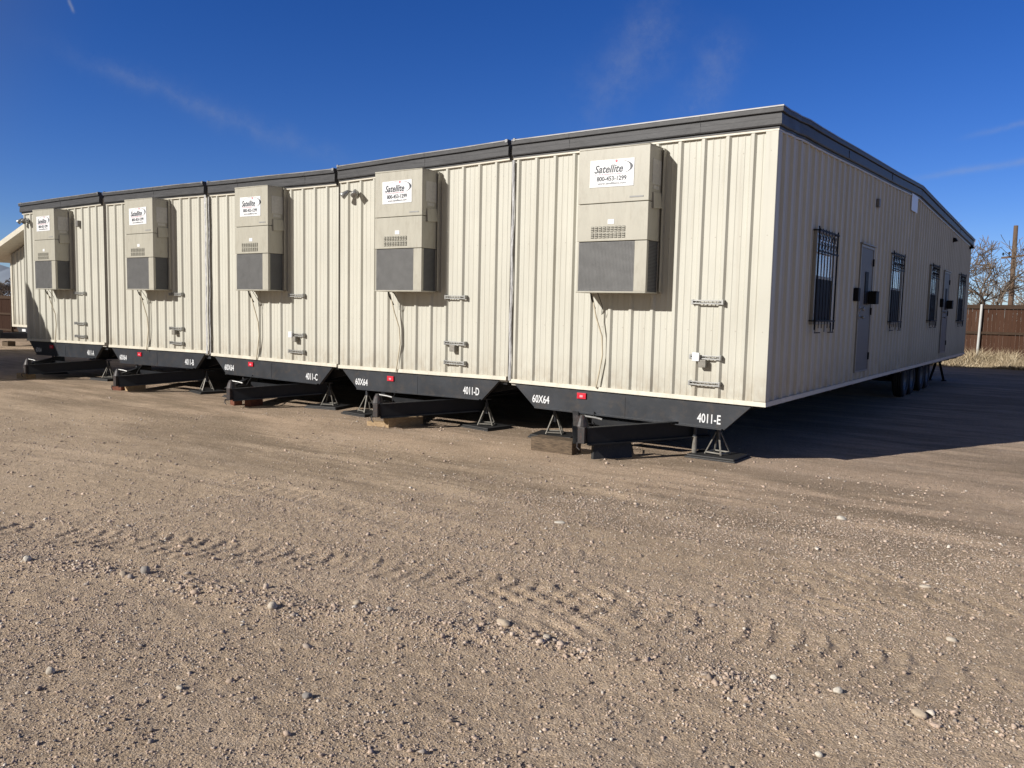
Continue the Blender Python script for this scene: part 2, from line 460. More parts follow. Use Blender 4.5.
FAR_RUTS = [smooth_path([(-14, -4.0), (-8, -2.9), (-4, -2.5), (0, -2.6), (4, -1.6), (9, 1.0)], 3), smooth_path([(-14, -2.2), (-8, -1.4), (-4, -1.3), (0, -1.2), (3, -0.2), (7, 3.0), (9, 8)], 3),
            smooth_path([(-9, -4.1), (-4, -3.6), (0, -3.4), (4, -2.5), (8, -0.4)], 3)]

def ground_h(x, y):
    h = 0.030 * vnoise(x * 0.45, y * 0.6, 1) + 0.016 * vnoise(x * 1.7, y * 1.9, 2) + 0.010 * vnoise(x * 5.2, y * 5.6, 3)
    near = np.clip((14 - np.hypot(x - 2, y + 8)) / 8, 0, 1)
    h += near * (0.0070 * vnoise(x * 13, y * 13, 4) + 0.0065 * vnoise(x * 27, y * 27, 5) + 0.0045 * vnoise(x * 52, y * 52, 6))
    # flat under the trailers
    # main lug-tyre track
    d, lat, arc = polydist(x, y, TREAD)
    w = 0.25 + 0.05 * vnoise(arc * 2, arc * 0, 9)
    inn = np.clip((w - d) / 0.05, 0, 1)
    rim = np.exp(-((d - w - 0.05) / 0.06) ** 2)
    ph = arc / 0.145 - 0.9 * lat + 7.0 * lat * lat + 1.0 * vnoise(x * 1.3, y * 1.3, 21) + 0.35 * vnoise(x * 7, y * 7, 25)
    fr = ph - np.floor(ph)
    lug = np.where(fr < 0.8, (fr / 0.8) ** 2.2, (1 - fr) / 0.2)
    amp = 0.0185 * np.clip(0.66 + 0.32 * np.clip(-x, 0, 1) + 0.8 * vnoise(x * 0.9, y * 1.2, 22) + 1.1 * vnoise(x * 5.5, y * 5.5, 26), 0.0, 1.0)
    h += inn * (lug * amp - 0.005) + 0.003 * rim + np.clip((w + 0.12 - d) / 0.1, 0, 1) * 0.004 * vnoise(x * 38, y * 38, 27)
    d, lat, arc = polydist(x, y, WINDROW)
    h += 0.020 * np.exp(-(d / 0.12) ** 2) * (0.8 + vnoise(x * 4, y * 4, 31))
    d, lat, arc = polydist(x, y, TRACK2)
    inn = np.clip((0.05 - d) / 0.03, 0, 1)
    h += -0.013 * inn * np.clip(np.sin(arc / 0.17 * 2 * math.pi) + 0.3, 0, 1)
    inn = np.clip((0.22 - np.abs(d - 0.27)) / 0.1, 0, 1)
    h += 0.006 * inn * np.clip(np.sin((arc / 0.15 + lat * 3) * 2 * math.pi + 3 * vnoise(x * 3, y * 3, 8)) * 2, -1, 1) * np.clip(0.6 + 1.6 * vnoise(x * 1.5, y * 1.5, 23), 0, 1)
    d, lat, arc = polydist(x, y, TRACK3)
    inn = np.clip((0.2 - d) / 0.08, 0, 1)
    h += inn * (-0.008 + 0.005 * np.sin((arc / 0.14 + 2 * lat) * 2 * math.pi) * np.clip(0.4 + 2 * vnoise(x, y, 24), 0, 1)) + 0.008 * np.exp(-((d - 0.27) / 0.07) ** 2)
    for k, ru in enumerate(FAR_RUTS):
        d, lat, arc = polydist(x, y, ru)
        h += -0.006 * np.clip((0.2 - d) / 0.12, 0, 1) + 0.006 * np.exp(-((d - 0.3) / 0.09) ** 2) * (0.7 + vnoise(x * 2, y * 2, 40 + k))
    # dirt trodden level where the stands and pads sit
    flat = np.clip((np.minimum(y + 1.7, 0.6)) / 0.6, 0, 1) * np.clip((1.2 - x) / 0.8, 0, 1) * np.clip((20 - y) / 1.0, 0, 1) * np.clip((x + 40) / 2, 0, 1)
    h = h * (1 - 0.85 * flat)
    # the yard swells a little towards the far fence and then runs level
    far = np.clip((np.hypot(x, y) - 60) / 200, 0, 1)
    return h * (1 - far)
def gh(x, y):
    return float(ground_h(np.array([float(x)]), np.array([float(y)]))[0])

def axis(segs):
    out = [segs[0][0]]
    for a, b, st in segs:
        n = max(1, int(round((b - a) / st)))
        out += list(np.linspace(a, b, n + 1)[1:])
    return np.array(out)
def geo(start, end, first, ratio=1.35):
    out = []; p = start; st = first; sg = 1 if end > start else -1
    while (end - p) * sg > 0:
        p += sg * st; st *= ratio; out.append(p)
    return out
gx = axis([(-32, -16, 0.25), (-16, -7, 0.08), (-7, -4.2, 0.035), (-4.2, 2.6, 0.014), (2.6, 3.6, 0.025), (3.6, 6, 0.04), (6, 14, 0.15)])
gx = np.array(sorted(geo(-32, -3000, 0.5)) + list(gx) + geo(14, 3000, 0.3))
gy = axis([(-9.5, -8.4, 0.04), (-8.4, -7.4, 0.02), (-7.4, -4.8, 0.014), (-4.8, -4.2, 0.02), (-4.2, -2.0, 0.032), (-2, 1.5, 0.06), (1.5, 8, 0.12), (8, 32, 0.3)])
gy = np.array(sorted(geo(-9.5, -3000, 0.1)) + list(gy) + geo(32, 3000, 0.6))
X, Y = np.meshgrid(gx, gy)
Z = ground_h(X.ravel(), Y.ravel())
nx, ny = len(gx), len(gy)
def grid_mesh(name, co, nx, ny, mat):
    me = bpy.data.meshes.new(name)
    me.vertices.add(nx * ny); me.vertices.foreach_set('co', co.astype(np.float32).ravel())
    i = (np.arange(ny - 1)[:, None] * nx + np.arange(nx - 1)[None, :]).ravel()
    q = np.stack([i, i + 1, i + 1 + nx, i + nx], 1).astype(np.int32)
    me.loops.add(q.size); me.loops.foreach_set('vertex_index', q.ravel())
    me.polygons.add(len(q)); me.polygons.foreach_set('loop_start', np.arange(len(q), dtype=np.int32) * 4)
    me.polygons.foreach_set('use_smooth', np.ones(len(q), dtype=bool))
    me.materials.append(mat); me.update(calc_edges=True)
    ob = bpy.data.objects.new(name, me); col.objects.link(ob)
    return ob
ground = grid_mesh('ground', np.stack([X.ravel(), Y.ravel(), Z], 1), nx, ny, M['ground'])
tag(ground, kind='structure')

# far blue hills on the left horizon
hx = np.linspace(-4200, -900, 160)
hp = []
for row, (dy, k) in enumerate(((0, 0), (60, 0.55), (150, 1), (400, 0.2))):
    for x in hx:
        t = np.array([x * 0.006]); 
        hh = 95 + 40 * float(vnoise(t, t * 0 + 3, 5)[0]) + 40 * float(vnoise(t * 3.1, t * 0 + 7, 6)[0]) + 14 * float(vnoise(t * 9, t * 0 + 7, 6)[0])
        hp.append((x + dy * .3, 900 + dy - 0.1 * (x + 2400), hh * k - 2))
hills = grid_mesh('hills', np.array(hp), len(hx), 4, M['hill'])
tag(hills, kind='structure')

# ------------------------------------------------------------------ gravel and rocks
def ico():
    t = (1 + 5 ** 0.5) / 2
    v = np.array([(-1, t, 0), (1, t, 0), (-1, -t, 0), (1, -t, 0), (0, -1, t), (0, 1, t), (0, -1, -t), (0, 1, -t), (t, 0, -1), (t, 0, 1), (-t, 0, -1), (-t, 0, 1)], float)
    v /= np.linalg.norm(v[0])
    f = np.array([(0, 11, 5), (0, 5, 1), (0, 1, 7), (0, 7, 10), (0, 10, 11), (1, 5, 9), (5, 11, 4), (11, 10, 2), (10, 7, 6), (7, 1, 8), (3, 9, 4), (3, 4, 2), (3, 2, 6), (3, 6, 8), (3, 8, 9), (4, 9, 5), (2, 4, 11), (6, 2, 10), (8, 6, 7), (9, 8, 1)])
    return v, f
IV, IF = ico()
def subdiv(v, f):
    v = list(map(tuple, v)); cache = {}; out = []
    def mid(a, b):
        k = (min(a, b), max(a, b))
        if k not in cache:
            p = np.array(v[a]) + np.array(v[b]); p /= np.linalg.norm(p)
            v.append(tuple(p)); cache[k] = len(v) - 1
        return cache[k]
    for a, b, c in f:
        x, y, z = mid(a, b), mid(b, c), mid(c, a)
        out += [(a, x, z), (b, y, x), (c, z, y), (x, y, z)]
    return np.array(v), np.array(out)

CAMX, CAMY = 3.133, -9.612
def scatter(n, rmin, rmax, power=1.0):
    """points on the yard in front of where the photographer stands"""
    u = rng.random(n)
    r = (rmin ** (2 * power) + u * (rmax ** (2 * power) - rmin ** (2 * power))) ** (1 / (2 * power))
    a = R(-35.3) + (rng.random(n) - 0.5) * R(100)
    return CAMX + r * np.sin(a), CAMY + r * np.cos(a)
px, py, ps = [], [], []
def addp(x, y, s):
    px.append(x); py.append(y); ps.append(s)
x, y = scatter(230000, 1.9, 8.0, 0.85); dens = vnoise(x * 1.3, y * 1.6, 50) + 0.6 * vnoise(x * 3.5, y * 3.5, 51)
k = rng.random(len(x)) < np.clip(0.62 + 0.9 * dens, 0.15, 1); addp(x[k], y[k], 0.0036 * np.exp(0.40 * rng.standard_normal(k.sum())))
x, y = scatter(26000, 1.9, 9.0); dens = vnoise(x * 1.1, y * 1.5, 52)
k = rng.random(len(x)) < np.clip(0.5 + 1.2 * dens, 0.05, 1); addp(x[k], y[k], 0.0055 * np.exp(0.38 * rng.standard_normal(k.sum())))
x, y = scatter(650, 1.9, 10.5, 0.75); addp(x, y, np.minimum(0.0105 * np.exp(0.35 * rng.standard_normal(len(x))), 0.022))
x, y = scatter(34000, 6, 15); dens = vnoise(x * 0.7, y * 1.4, 53)
k = rng.random(len(x)) < np.clip(0.45 + 1.2 * dens, 0.03, 1); addp(x[k], y[k], 0.0058 * np.exp(0.42 * rng.standard_normal(k.sum())))
# windrows: loose stones pushed to the side of the tyre tracks
def along(path, n, spread, smu, ssig, off=0.0, seed=60, hard=0.45):
    P = np.array(path); t = rng.random(n) * (len(P) - 1); i = t.astype(int); f = (t - i)[:, None]
    q = P[i] * (1 - f) + P[np.minimum(i + 1, len(P) - 1)] * f
    d = P[np.minimum(i + 1, len(P) - 1)] - P[i]; d /= np.linalg.norm(d, axis=1)[:, None]
    nrm = np.stack([-d[:, 1], d[:, 0]], 1)
    q = q + nrm * (off + spread * rng.standard_normal(n))[:, None]
    k = rng.random(n) < np.clip(hard + 1.6 * vnoise(q[:, 0] * 2.2, q[:, 1] * 2.2, seed), 0.03, 1)
    addp(q[k, 0], q[k, 1], smu * np.exp(ssig * rng.standard_normal(k.sum())))
along(WINDROW, 6500, 0.10, 0.0048, 0.5, 0.0, 61)
along(WINDROW, 1300, 0.08, 0.0092, 0.38, 0.0, 62)
along(TREAD, 2400, 0.06, 0.0045, 0.5, 0.36, 63, 0.25)
along(TRACK3, 1300, 0.08, 0.0055, 0.45, 0.3, 64, 0.2)
for k_, ru in enumerate(FAR_RUTS):
    along(ru, 450, 0.10, 0.0075, 0.4, 0.32, 65 + k_, 0.1)
    along(ru, 260, 0.10, 0.0075, 0.4, -0.32, 75 + k_, 0.1)
px = np.concatenate(px); py = np.concatenate(py); ps = np.concatenate(ps)
keep = (np.hypot(px - CAMX, py - CAMY) > 1.5) & (py < 1.0)
px, py, ps = px[keep], py[keep], ps[keep]
N = len(px)
pz = ground_h(px, py)
ang = rng.random(N) * 2 * math.pi
variants = []
for _ in range(24):
    vv = IV * (1 + 0.42 * (rng.random((12, 1)) - 0.5) * 2) + 0.18 * rng.standard_normal((12, 3))
    variants.append(vv)
variants = np.array(variants)
vi = rng.integers(0, 24, N)
V = variants[vi]                                                # N,12,3
sc3 = np.stack([ps * (0.85 + 0.55 * rng.random(N)), ps * (0.75 + 0.3 * rng.random(N)), ps * (0.45 + 0.35 * rng.random(N))], 1)
V = V * sc3[:, None, :]
tl = 0.5 * rng.standard_normal(N)
cz, sz = np.cos(tl)[:, None], np.sin(tl)[:, None]
y1 = V[:, :, 1] * cz - V[:, :, 2] * sz; z1 = V[:, :, 1] * sz + V[:, :, 2] * cz
ca, sa = np.cos(ang)[:, None], np.sin(ang)[:, None]
x2 = V[:, :, 0] * ca - y1 * sa; y2 = V[:, :, 0] * sa + y1 * ca
co = np.stack([x2 + px[:, None], y2 + py[:, None], z1 + (pz + ps * 0.22)[:, None]], 2).reshape(-1, 3)
F = (IF[None] + (np.arange(N) * 12)[:, None, None]).reshape(-1, 3).astype(np.int32)
me = bpy.data.meshes.new('gravel')
me.vertices.add(len(co)); me.vertices.foreach_set('co', co.astype(np.float32).ravel())
me.loops.add(F.size); me.loops.foreach_set('vertex_index', F.ravel())
me.polygons.add(len(F)); me.polygons.foreach_set('loop_start', np.arange(len(F), dtype=np.int32) * 3)
me.materials.append(M['gravel']); me.update(calc_edges=True)
gravel = bpy.data.objects.new('gravel', me); col.objects.link(gravel)
tag(gravel, 'loose pinkish tan gravel strewn over the dirt yard', 'gravel', kind='stuff')

SV, SF = subdiv(*subdiv(IV, IF))
def rock(x, y, w, d, h, mat, label, rz=0.3, seed=0, sink=0.25):
    r2 = np.random.default_rng(100 + seed)
    v = SV.copy()
    for _ in range(9):                                          # chip flat faces off a pebble
        nrm = r2.standard_normal(3); nrm /= np.linalg.norm(nrm)
        c = 0.72 + 0.22 * r2.random()
        over = v @ nrm - c
        v = np.where(over[:, None] > 0, v - 0.8 * over[:, None] * nrm, v)
    v = v + 0.03 * r2.standard_normal(v.shape) * 0.4
    v = v * np.array([w / 2, d / 2, h / 2])
    mb = MB(); mb.add([tuple(p) for p in v], [tuple(f) for f in SF])
    o = mb.build('rock', mat, None, smooth=True, origin=(0, 0, 0))
    o.location = (x, y, gh(x, y) + h / 2 - h * sink); o.rotation_euler = (0.1 * r2.standard_normal(), 0.1 * r2.standard_normal(), rz)
    tag(o, label, 'rock', 'loose stones lying on the yard')
    return o
RK = [
 (-2.73, -7.05, .062, .05, .05, 'rockwhite', 'whitish angular rock at the left photo edge in the gravel ridge'),
 (-1.90, -6.68, .065, .055, .068, 'rockgrey', 'dark upright rounded rock just below the tread marks at the left'),
 (-0.74, -6.56, .072, .06, .048, 'rockpale', 'rounded cream rock on the gravel ridge, under the middle of the tread marks'),
 (-0.88, -7.77, .046, .042, .046, 'rockpale', 'egg shaped pale rock alone in the near left foreground'),
 (0.28, -7.17, .052, .042, .034, 'rockgrey', 'blue grey cobble in the foreground left of centre'),
 (-2.0, -6.78, .075, .04, .02, 'rocktan', 'low flat tan stone lying beside the dark upright rock'),
 (-1.27, -6.37, .05, .035, .03, 'rocktan', 'small tan stone inside the lug tyre track, left of centre'),
 (-0.41, -6.19, .06, .05, .036, 'rocktan', 'smooth brown cobble against the lower edge of the tread marks'),
 (0.47, -5.88, .105, .055, .045, 'rocktan', 'largest elongated tan stone, where the tread marks meet the gravel ridge'),
 (-0.45, -3.79, .105, .06, .022, 'rockwhite', 'flat white slab of stone in mid yard in front of trailer 4011-E'),
 (0.78, -5.9, .055, .04, .032, 'rockpale', 'pale stone in the gravel ridge, right of the largest elongated stone'),
 (-0.16, -6.16, .045, .04, .034, 'rockgrey', 'grey chipped stone in the gravel ridge, right of the smooth brown cobble'),
 (1.40, -1.95, .085, .07, .05, 'rockwhite', 'bright white stone in the damp dirt in front of the shaded ground'),
 (2.61, -5.58, .078, .055, .042, 'rocktan', 'broad tan cobble in the gravel ridge at the lower right'),
 (2.25, -5.58, .05, .042, .034, 'rockwhite', 'small white pebble in the gravel ridge, left of the broad tan cobble'),
 (2.60, -4.46, .06, .04, .03, 'rockpale', 'pale stone alone at the right, above the gravel ridge'),
 (2.33, -3.57, .085, .05, .03, 'rockpale', 'flat pale stone farthest back of the pale stones near the right photo edge'),
 (1.94, -5.57, .04, .034, .028, 'rockwhite', 'small white stone, right of centre, beside the gravel ridge'),
 (2.32, -6.17, .036, .03, .026, 'rockwhite', 'tiny white pebble nearest the bottom edge on the right'),
 (-0.25, -7.48, .045, .03, .022, 'rockpale', 'pale flat pebble between the egg shaped rock and the blue grey cobble'),
]
for i, (x, y, w, d, h, mt, lb) in enumerate(RK):
    rock(x, y, w, d, h, M[mt], lb, rz=0.4 * math.sin(i * 2.3), seed=i)

# ------------------------------------------------------------------ trailers
LEN = 18.3
HALF = LEN / 2
RISE = 0.325
def roof_z(y, zt):
    return zt + RISE * (1 - abs(min(max(y, 0), LEN) - HALF) / HALF)

RIB = 0.305
def rib_profile(u0, u1, first):
    """(u, outward offset) along a ribbed metal sheet"""
    cols = [(u0, 0.004)]
    k0 = math.floor((u0 - first) / RIB) - 1
    k = k0
    while first + k * RIB < u1 + RIB:
        c = first + k * RIB
        for du, o in ((-0.044, 0.004), (-0.017, 0.036), (0.017, 0.036), (0.042, 0.004), (0.098, 0.004), (0.106, 0.008), (0.114, 0.008), (0.122, 0.004), (0.186, 0.004), (0.194, 0.008), (0.202, 0.008), (0.210, 0.004)):
            u = c + du
            if u0 + 0.002 < u < u1 - 0.002: cols.append((u, o))
        k += 1
    cols.append((u1, 0.004))
    cols.sort()
    return cols

def fascia_loft(mb, path, zs, outs, closed=False):
    """path: ground-plan points, zs: roof height at each, outs: outward direction (already mitred)"""
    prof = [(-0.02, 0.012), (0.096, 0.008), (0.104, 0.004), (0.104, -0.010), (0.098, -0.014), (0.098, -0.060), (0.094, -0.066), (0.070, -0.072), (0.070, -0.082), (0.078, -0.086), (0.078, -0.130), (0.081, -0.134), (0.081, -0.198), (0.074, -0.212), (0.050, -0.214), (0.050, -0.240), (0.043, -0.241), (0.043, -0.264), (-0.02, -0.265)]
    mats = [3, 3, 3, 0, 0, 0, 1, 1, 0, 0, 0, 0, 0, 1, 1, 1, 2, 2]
    n = len(prof); vs = []
    for (x, y), z, (ox, oy) in zip(path, zs, outs):
        for o, dz in prof: vs.append((x + ox * o, y + oy * o, z + dz))
    for i in range(len(path) - 1):
        for k in range(n - 1):
            mb.add([vs[i * n + k], vs[i * n + k + 1], vs[(i + 1) * n + k + 1], vs[(i + 1) * n + k]], [(0, 1, 2, 3)], mats[k])
    for i in (0, len(path) - 1):
        mb.add(vs[i * n:(i + 1) * n], [tuple(range(n))], 0)

def front_wall(mb, xl, xr, zbl, zbr, ztl, ztr, y0=0.0, first=None):
    cols = rib_profile(xl, xr, (xr - 0.26) if first is None else first)
    vs = []
    for u, o in cols:
        t = (u - xl) / (xr - xl)
        vs.append((u, y0 - o, zbl + (zbr - zbl) * t + 0.012)); vs.append((u, y0 - o, ztl + (ztr - ztl) * t - 0.255))
    mb.add(vs, [(2 * i, 2 * i + 2, 2 * i + 3, 2 * i + 1) for i in range(len(cols) - 1)])

def side_wall(mb, x0, sgn, zb0, zb1, zt, ya=0.0, yb=LEN):
    cols = rib_profile(ya, yb, 0.29)
    ys = sorted(cols + [(HALF, 0.004)])
    vs = []
    for u, o in ys:
        t = u / LEN
        vs.append((x0 + sgn * o, u, zb0 + (zb1 - zb0) * t + 0.012)); vs.append((x0 + sgn * o, u, roof_z(u, zt) - 0.255))
    mb.add(vs, [(2 * i, 2 * i + 2, 2 * i + 3, 2 * i + 1) for i in range(len(ys) - 1)])

def sticker_mesh(cx, y, cz, w=0.62, h=0.335, tilt=0.02):
    """white panel with the company lettering; faces -y"""
    mb = MB()
    mb.box((cx - w / 2, y, cz - h / 2), (cx + w / 2, y + 0.004, cz + h / 2), 0)
    yy = y - 0.0015
    put_text(mb, 'Satellite', cx - 0.045, yy, cz + 0.055, w * 0.66, h * 0.30, 1, shear=0.28, bold=0.022)
    # swoosh: thin arc rising from the left, swelling round the right end
    top = []; bot = []
    for k in range(29):
        t = k / 28
        a = R(150) - t * R(205)
        rx, rz = 0.268, 0.092
        th = 0.003 + 0.034 * math.exp(-((t - 0.72) / 0.15) ** 2)
        ox = cx + 0.025 + rx * math.cos(a); oz = cz + 0.068 + rz * math.sin(a)
        nx_, nz_ = math.cos(a), math.sin(a)
        top.append((ox, yy, oz)); bot.append((ox - nx_ * th, yy, oz - nz_ * th))
    mb.add(top + bot, [(k, k + 1, k + 30, k + 29) for k in range(28)], 1)
    st = []
    for k in range(10):
        r = 0.022 if k % 2 == 0 else 0.010
        a = math.pi / 2 + k * math.pi / 5
        st.append((cx + 0.062 + r * math.cos(a), yy - 0.0015, cz + 0.142 + r * math.sin(a)))
    mb.add(st + [(cx + 0.062, yy - 0.0015, cz + 0.142)], [(k, (k + 1) % 10, 10) for k in range(10)], 2)
    x = cx - w * 0.40
    r3 = random.Random(5)
    while x < cx + w * 0.24:                                     # tagline too small to read: short dashes
        l = r3.uniform(0.010, 0.026)
        mb.add([(x, yy, cz - 0.018), (x + l, yy, cz - 0.018), (x + l + 0.003, yy, cz - 0.004), (x + 0.003, yy, cz - 0.004)], [(0, 1, 2, 3)], 3)
        x += l + r3.choice((0.006, 0.006, 0.014))
    put_text(mb, '800-453-1299', cx, yy, cz - 0.066, w * 0.68, h * 0.18, 1, bold=0.03)
    put_text(mb, 'www.satelliteco.com', cx + 0.005, yy, cz - 0.124, w * 0.64, h * 0.085, 1, bold=0.012)
    mb.v = [(cx + (a - cx) * math.cos(tilt) - (c - cz) * math.sin(tilt), b, cz + (a - cx) * math.sin(tilt) + (c - cz) * math.cos(tilt)) for a, b, c in mb.v]
    return mb

def make_ac(parent, xl, xr, zb, zt, tilt=0.0):
    W = xr - xl; D = 0.41; rv = random.Random(int(-xl * 100))
    z1 = zt - 0.375 * (zt - zb); z2 = zt - 0.64 * (zt - zb)
    y0 = -D; yb = -0.04
    mb = MB()
    # three stacked cabinet sections with thin shadow gaps
    mb.box((xl, y0, z1 + 0.004), (xr, yb, zt))
    mb.box((xl, y0, z2 + 0.004), (xr, yb, z1 - 0.004))
    mb.box((xl + 0.004, y0 + 0.012, zb + 0.02), (xl + 0.030, y0 + 0.05, z2 - 0.004))            # lower frame
    mb.box((xl + W * 0.83, y0, zb + 0.02), (xr, y0 + 0.05, z2 - 0.004))
    mb.box((xr - 0.03, yb - 0.05, zb + 0.02), (xr, yb, z2 - 0.004))
    mb.box((xl, y0, zb), (xr, yb, zb + 0.02))
    mb.box((xl, yb - 0.05, zb + 0.02), (xl + 0.03, yb, z2 - 0.004))
    mb.box((xl - 0.02, yb, zb - 0.0), (xr + 0.035, 0.0, zt - 0.005))                             # back flange
    mb.box((xr + 0.02, -0.09, zb + 0.02), (xr + 0.035, yb, zt + 0.0))
    mb.prism([(xl, zt), (xr, zt), (xr, zt + 0.012), (xl, zt + 0.025)], y0 - 0.004, yb)
    mb.box((xl + 0.02, y0 + 0.02, z1 - 0.02), (xr - 0.02, yb, z1 + 0.02), 1)
    mb.box((xl + 0.02, y0 + 0.02, z2 - 0.02), (xr - 0.02, yb, z2 + 0.02), 1)
    ac = mb.build('air_conditioner', [M['acbeige'], M['acdark']], parent, bevel=0.006)
    # lower front coil guard
    g = MB()
    gx0, gx1, gz0, gz1 = xl + 0.024, xl + W * 0.83, zb + 0.022, z2 - 0.006
    g.box((gx0, y0 + 0.022, gz0), (gx1, y0 + 0.03, gz1), 0)
    nb = 46
    for k in range(nb):
        zz = gz0 + (k + 0.5) * (gz1 - gz0) / nb
        g.box((gx0, y0 + 0.008, zz - 0.0028), (gx1, y0 + 0.022, zz + 0.0028), 1)
    for k in range(40):
        xx = gx0 + (k + 0.5) * (gx1 - gx0) / 40
        g.box((xx - 0.0012, y0 + 0.005, gz0), (xx + 0.0012, y0 + 0.008, gz1), 1)
    g.build('coil_guard', [M['coilback'], M['coil']], ac)
    s = MB()
    s.box((xr - 0.03, y0 + 0.052, zb + 0.022), (xr - 0.016, yb - 0.052, z2 - 0.006), 0)
    for k in range(36):
        zz = zb + 0.022 + (k + 0.5) * (z2 - zb - 0.03) / 36
        s.box((xr - 0.016, y0 + 0.052, zz - 0.003), (xr - 0.006, yb - 0.052, zz + 0.003), 1)
    s.build('side_grille', [M['coilback'], M['coildark']], ac)
    # stamped louvre vent, two rows
    v = MB()
    for r_ in range(2):
        for k in range(9):
            a = xl + W * (0.20 + 0.5 * k / 9) + 0.006; b = a + W * 0.5 / 9 - 0.014
            zc = zt - (0.555 + 0.044 * r_) * (zt - zb)
            v.box((a, y0 - 0.002, zc - 0.034), (b, y0 + 0.006, zc + 0.034), 1)
            for q in range(3):
                zq = zc - 0.024 + 0.022 * q
                v.hexa([(a, y0 - 0.012, zq - 0.004), (b, y0 - 0.012, zq - 0.004), (b, y0 - 0.001, zq), (a, y0 - 0.001, zq), (a, y0 - 0.012, zq + 0.004), (b, y0 - 0.012, zq + 0.004), (b, y0 - 0.001, zq + 0.010), (a, y0 - 0.001, zq + 0.010)], 0)
    v.build('louvre_vent', [M['acbeige'], M['acdark']], ac)
    b = MB()
    xc = xl + W * 0.49; zc = zt - 0.505 * (zt - zb)
    b.box((xc - 0.045, y0 - 0.004, zc - 0.028), (xc + 0.045, y0 - 0.0005, zc + 0.028), 0)
    b.build('badge', [M['white']], ac)
    b = MB(); b.box((xl + W * 0.74, y0 - 0.004, z1 + 0.05), (xl + W * 0.93, y0 - 0.001, z1 + 0.068), 0)
    b.build('name_plate', [M['coil']], ac)
    sticker_mesh(xl + W * (0.49 + rv.uniform(-.012, .012)), y0 - 0.006, zt - 0.318 + rv.uniform(-.015, .015), 0.62 * W, 0.335, rv.uniform(-.018, .018)).build('sticker', [M['white'], M['navy'], M['redprint'], M['palered']], ac)
    p = MB()
    p.box((xr, -0.33, zt - 0.46), (xr + 0.004, -0.09, zt - 0.16), 0)
    p.build('data_plate', [M['plate']], ac)
    p = MB(); p.box((xr, -0.30, zt - 0.52), (xr + 0.004, -0.14, zt - 0.475), 0)
    p.build('data_plate', [M['plate']], ac)
    p = MB()
    p.hexa([(xr, -0.31, zt - 0.76), (xr + 0.03, -0.31, zt - 0.76), (xr + 0.03, -0.08, zt - 0.74), (xr, -0.08, zt - 0.74), (xr, -0.31, zt - 0.56), (xr + 0.014, -0.31, zt - 0.56), (xr + 0.014, -0.08, zt - 0.55), (xr, -0.08, zt - 0.55)], 0)
    p.build('disconnect_cover', [M['acbeige']], ac, bevel=0.004)
    return ac
M['coil'] = paint('coil_guard_grey', (0.235, 0.235, 0.232), 0.55, var=0.12, vscale=8)
M['coilback'] = paint('coil_back', (0.185, 0.185, 0.186), 0.6)
M['coildark'] = paint('coil_side', (0.03, 0.031, 0.034), 0.5)

def strut(parent, x0, x1, z, lock=False):
    mb = MB()
    for dz in (-0.016, 0.020):
        mb.bar((x0, -0.062, z + dz), (x1, -0.062, z + dz - 0.004), 0.018, 0.016, 0)
    for x in (x0 + 0.012, x1 - 0.012):
        mb.box((x - 0.012, -0.075, z - 0.030), (x + 0.012, -0.002, z + 0.032), 0)
    n = 7
    for k in range(n):
        xx = x0 + 0.05 + k * (x1 - x0 - 0.1) / (n - 1)
        mb.bar((xx, -0.060, z - 0.012), (xx + 0.02, -0.060, z + 0.016), 0.012, 0.007, 0)
    o = mb.build('strut_bracket', [M['galv']], parent, bevel=0.002)
    if lock:
        b = MB()
        b.box((x0 + 0.13, -0.10, z - 0.125), (x0 + 0.23, -0.04, z - 0.03), 0)
        b.build('lock', [M['jack']], o, bevel=0.006)
        if lock == 2:
            b = MB(); b.box((x0 + 0.055, -0.115, z - 0.05), (x0 + 0.15, -0.08, z + 0.055), 0)
            b.build('tag_plate', [M['white']], o, bevel=0.006)
    return o

def floodlight(parent, x, z):
    mb = MB()
    mb.lathe([(0.0, -0.05), (0.055, -0.05), (0.06, -0.03), (0.06, -0.004), (0, -0.004)], (x, 0, z), 'y', 16, 0)
    for s in (-1, 1):
        mb.tube([(x + s * 0.02, -0.05, z + 0.01), (x + s * 0.06, -0.09, z + 0.04), (x + s * 0.09, -0.12, z + 0.02)], 0.013, 8, 0)
        c = Vector((x + s * 0.09, -0.12, z + 0.02)); d = Vector((s * 0.45, -0.6, -0.65)).normalized()
        mb.tube([c - d * 0.03, c, c + d * 0.05, c + d * 0.11, c + d * 0.115], [0.025, 0.035, 0.045, 0.06, 0.052], 12, 0)
    return mb.build('floodlight', [M['galv']], parent, smooth=True)

TR = [
 # letter, xl, xr, zbl, zbr, ztl, ztr, ac x, strut x, label
 ('E', -3.68, 0.0, .775, .737, 4.19, 4.206, (-2.392, -1.391), (-.93, -.52), 'cream trailer marked 4011-E, nearest in the row, barred windows and doors along its shaded side'),
 ('D', -7.25, -3.742, .775, .803, 4.122, 4.197, (-6.04, -5.07), (-4.9, -4.5), 'cream trailer marked 4011-D, second from the near corner, twin floodlight at its upper left'),
 ('C', -10.822, -7.292, .808, .787, 4.121, 4.088, (-9.53, -8.615), (-8.51, -8.11), 'cream ribbed office trailer marked 4011-C, the middle one of the five joined trailers'),
 ('B', -14.575, -10.93, .81, .844, 4.163, 4.134, (-13.165, -12.155), (-12.19, -11.75), 'cream ribbed office trailer marked 4011-B, next to the far left one of the row'),
 ('A', -18.40, -14.75, .804, .848, 4.147, 4.179, (-17.10, -16.10), (-16.0, -15.55), 'cream trailer marked 4011-A at the far left of the row, slanting shadow on its wall'),
]
trailers = {}
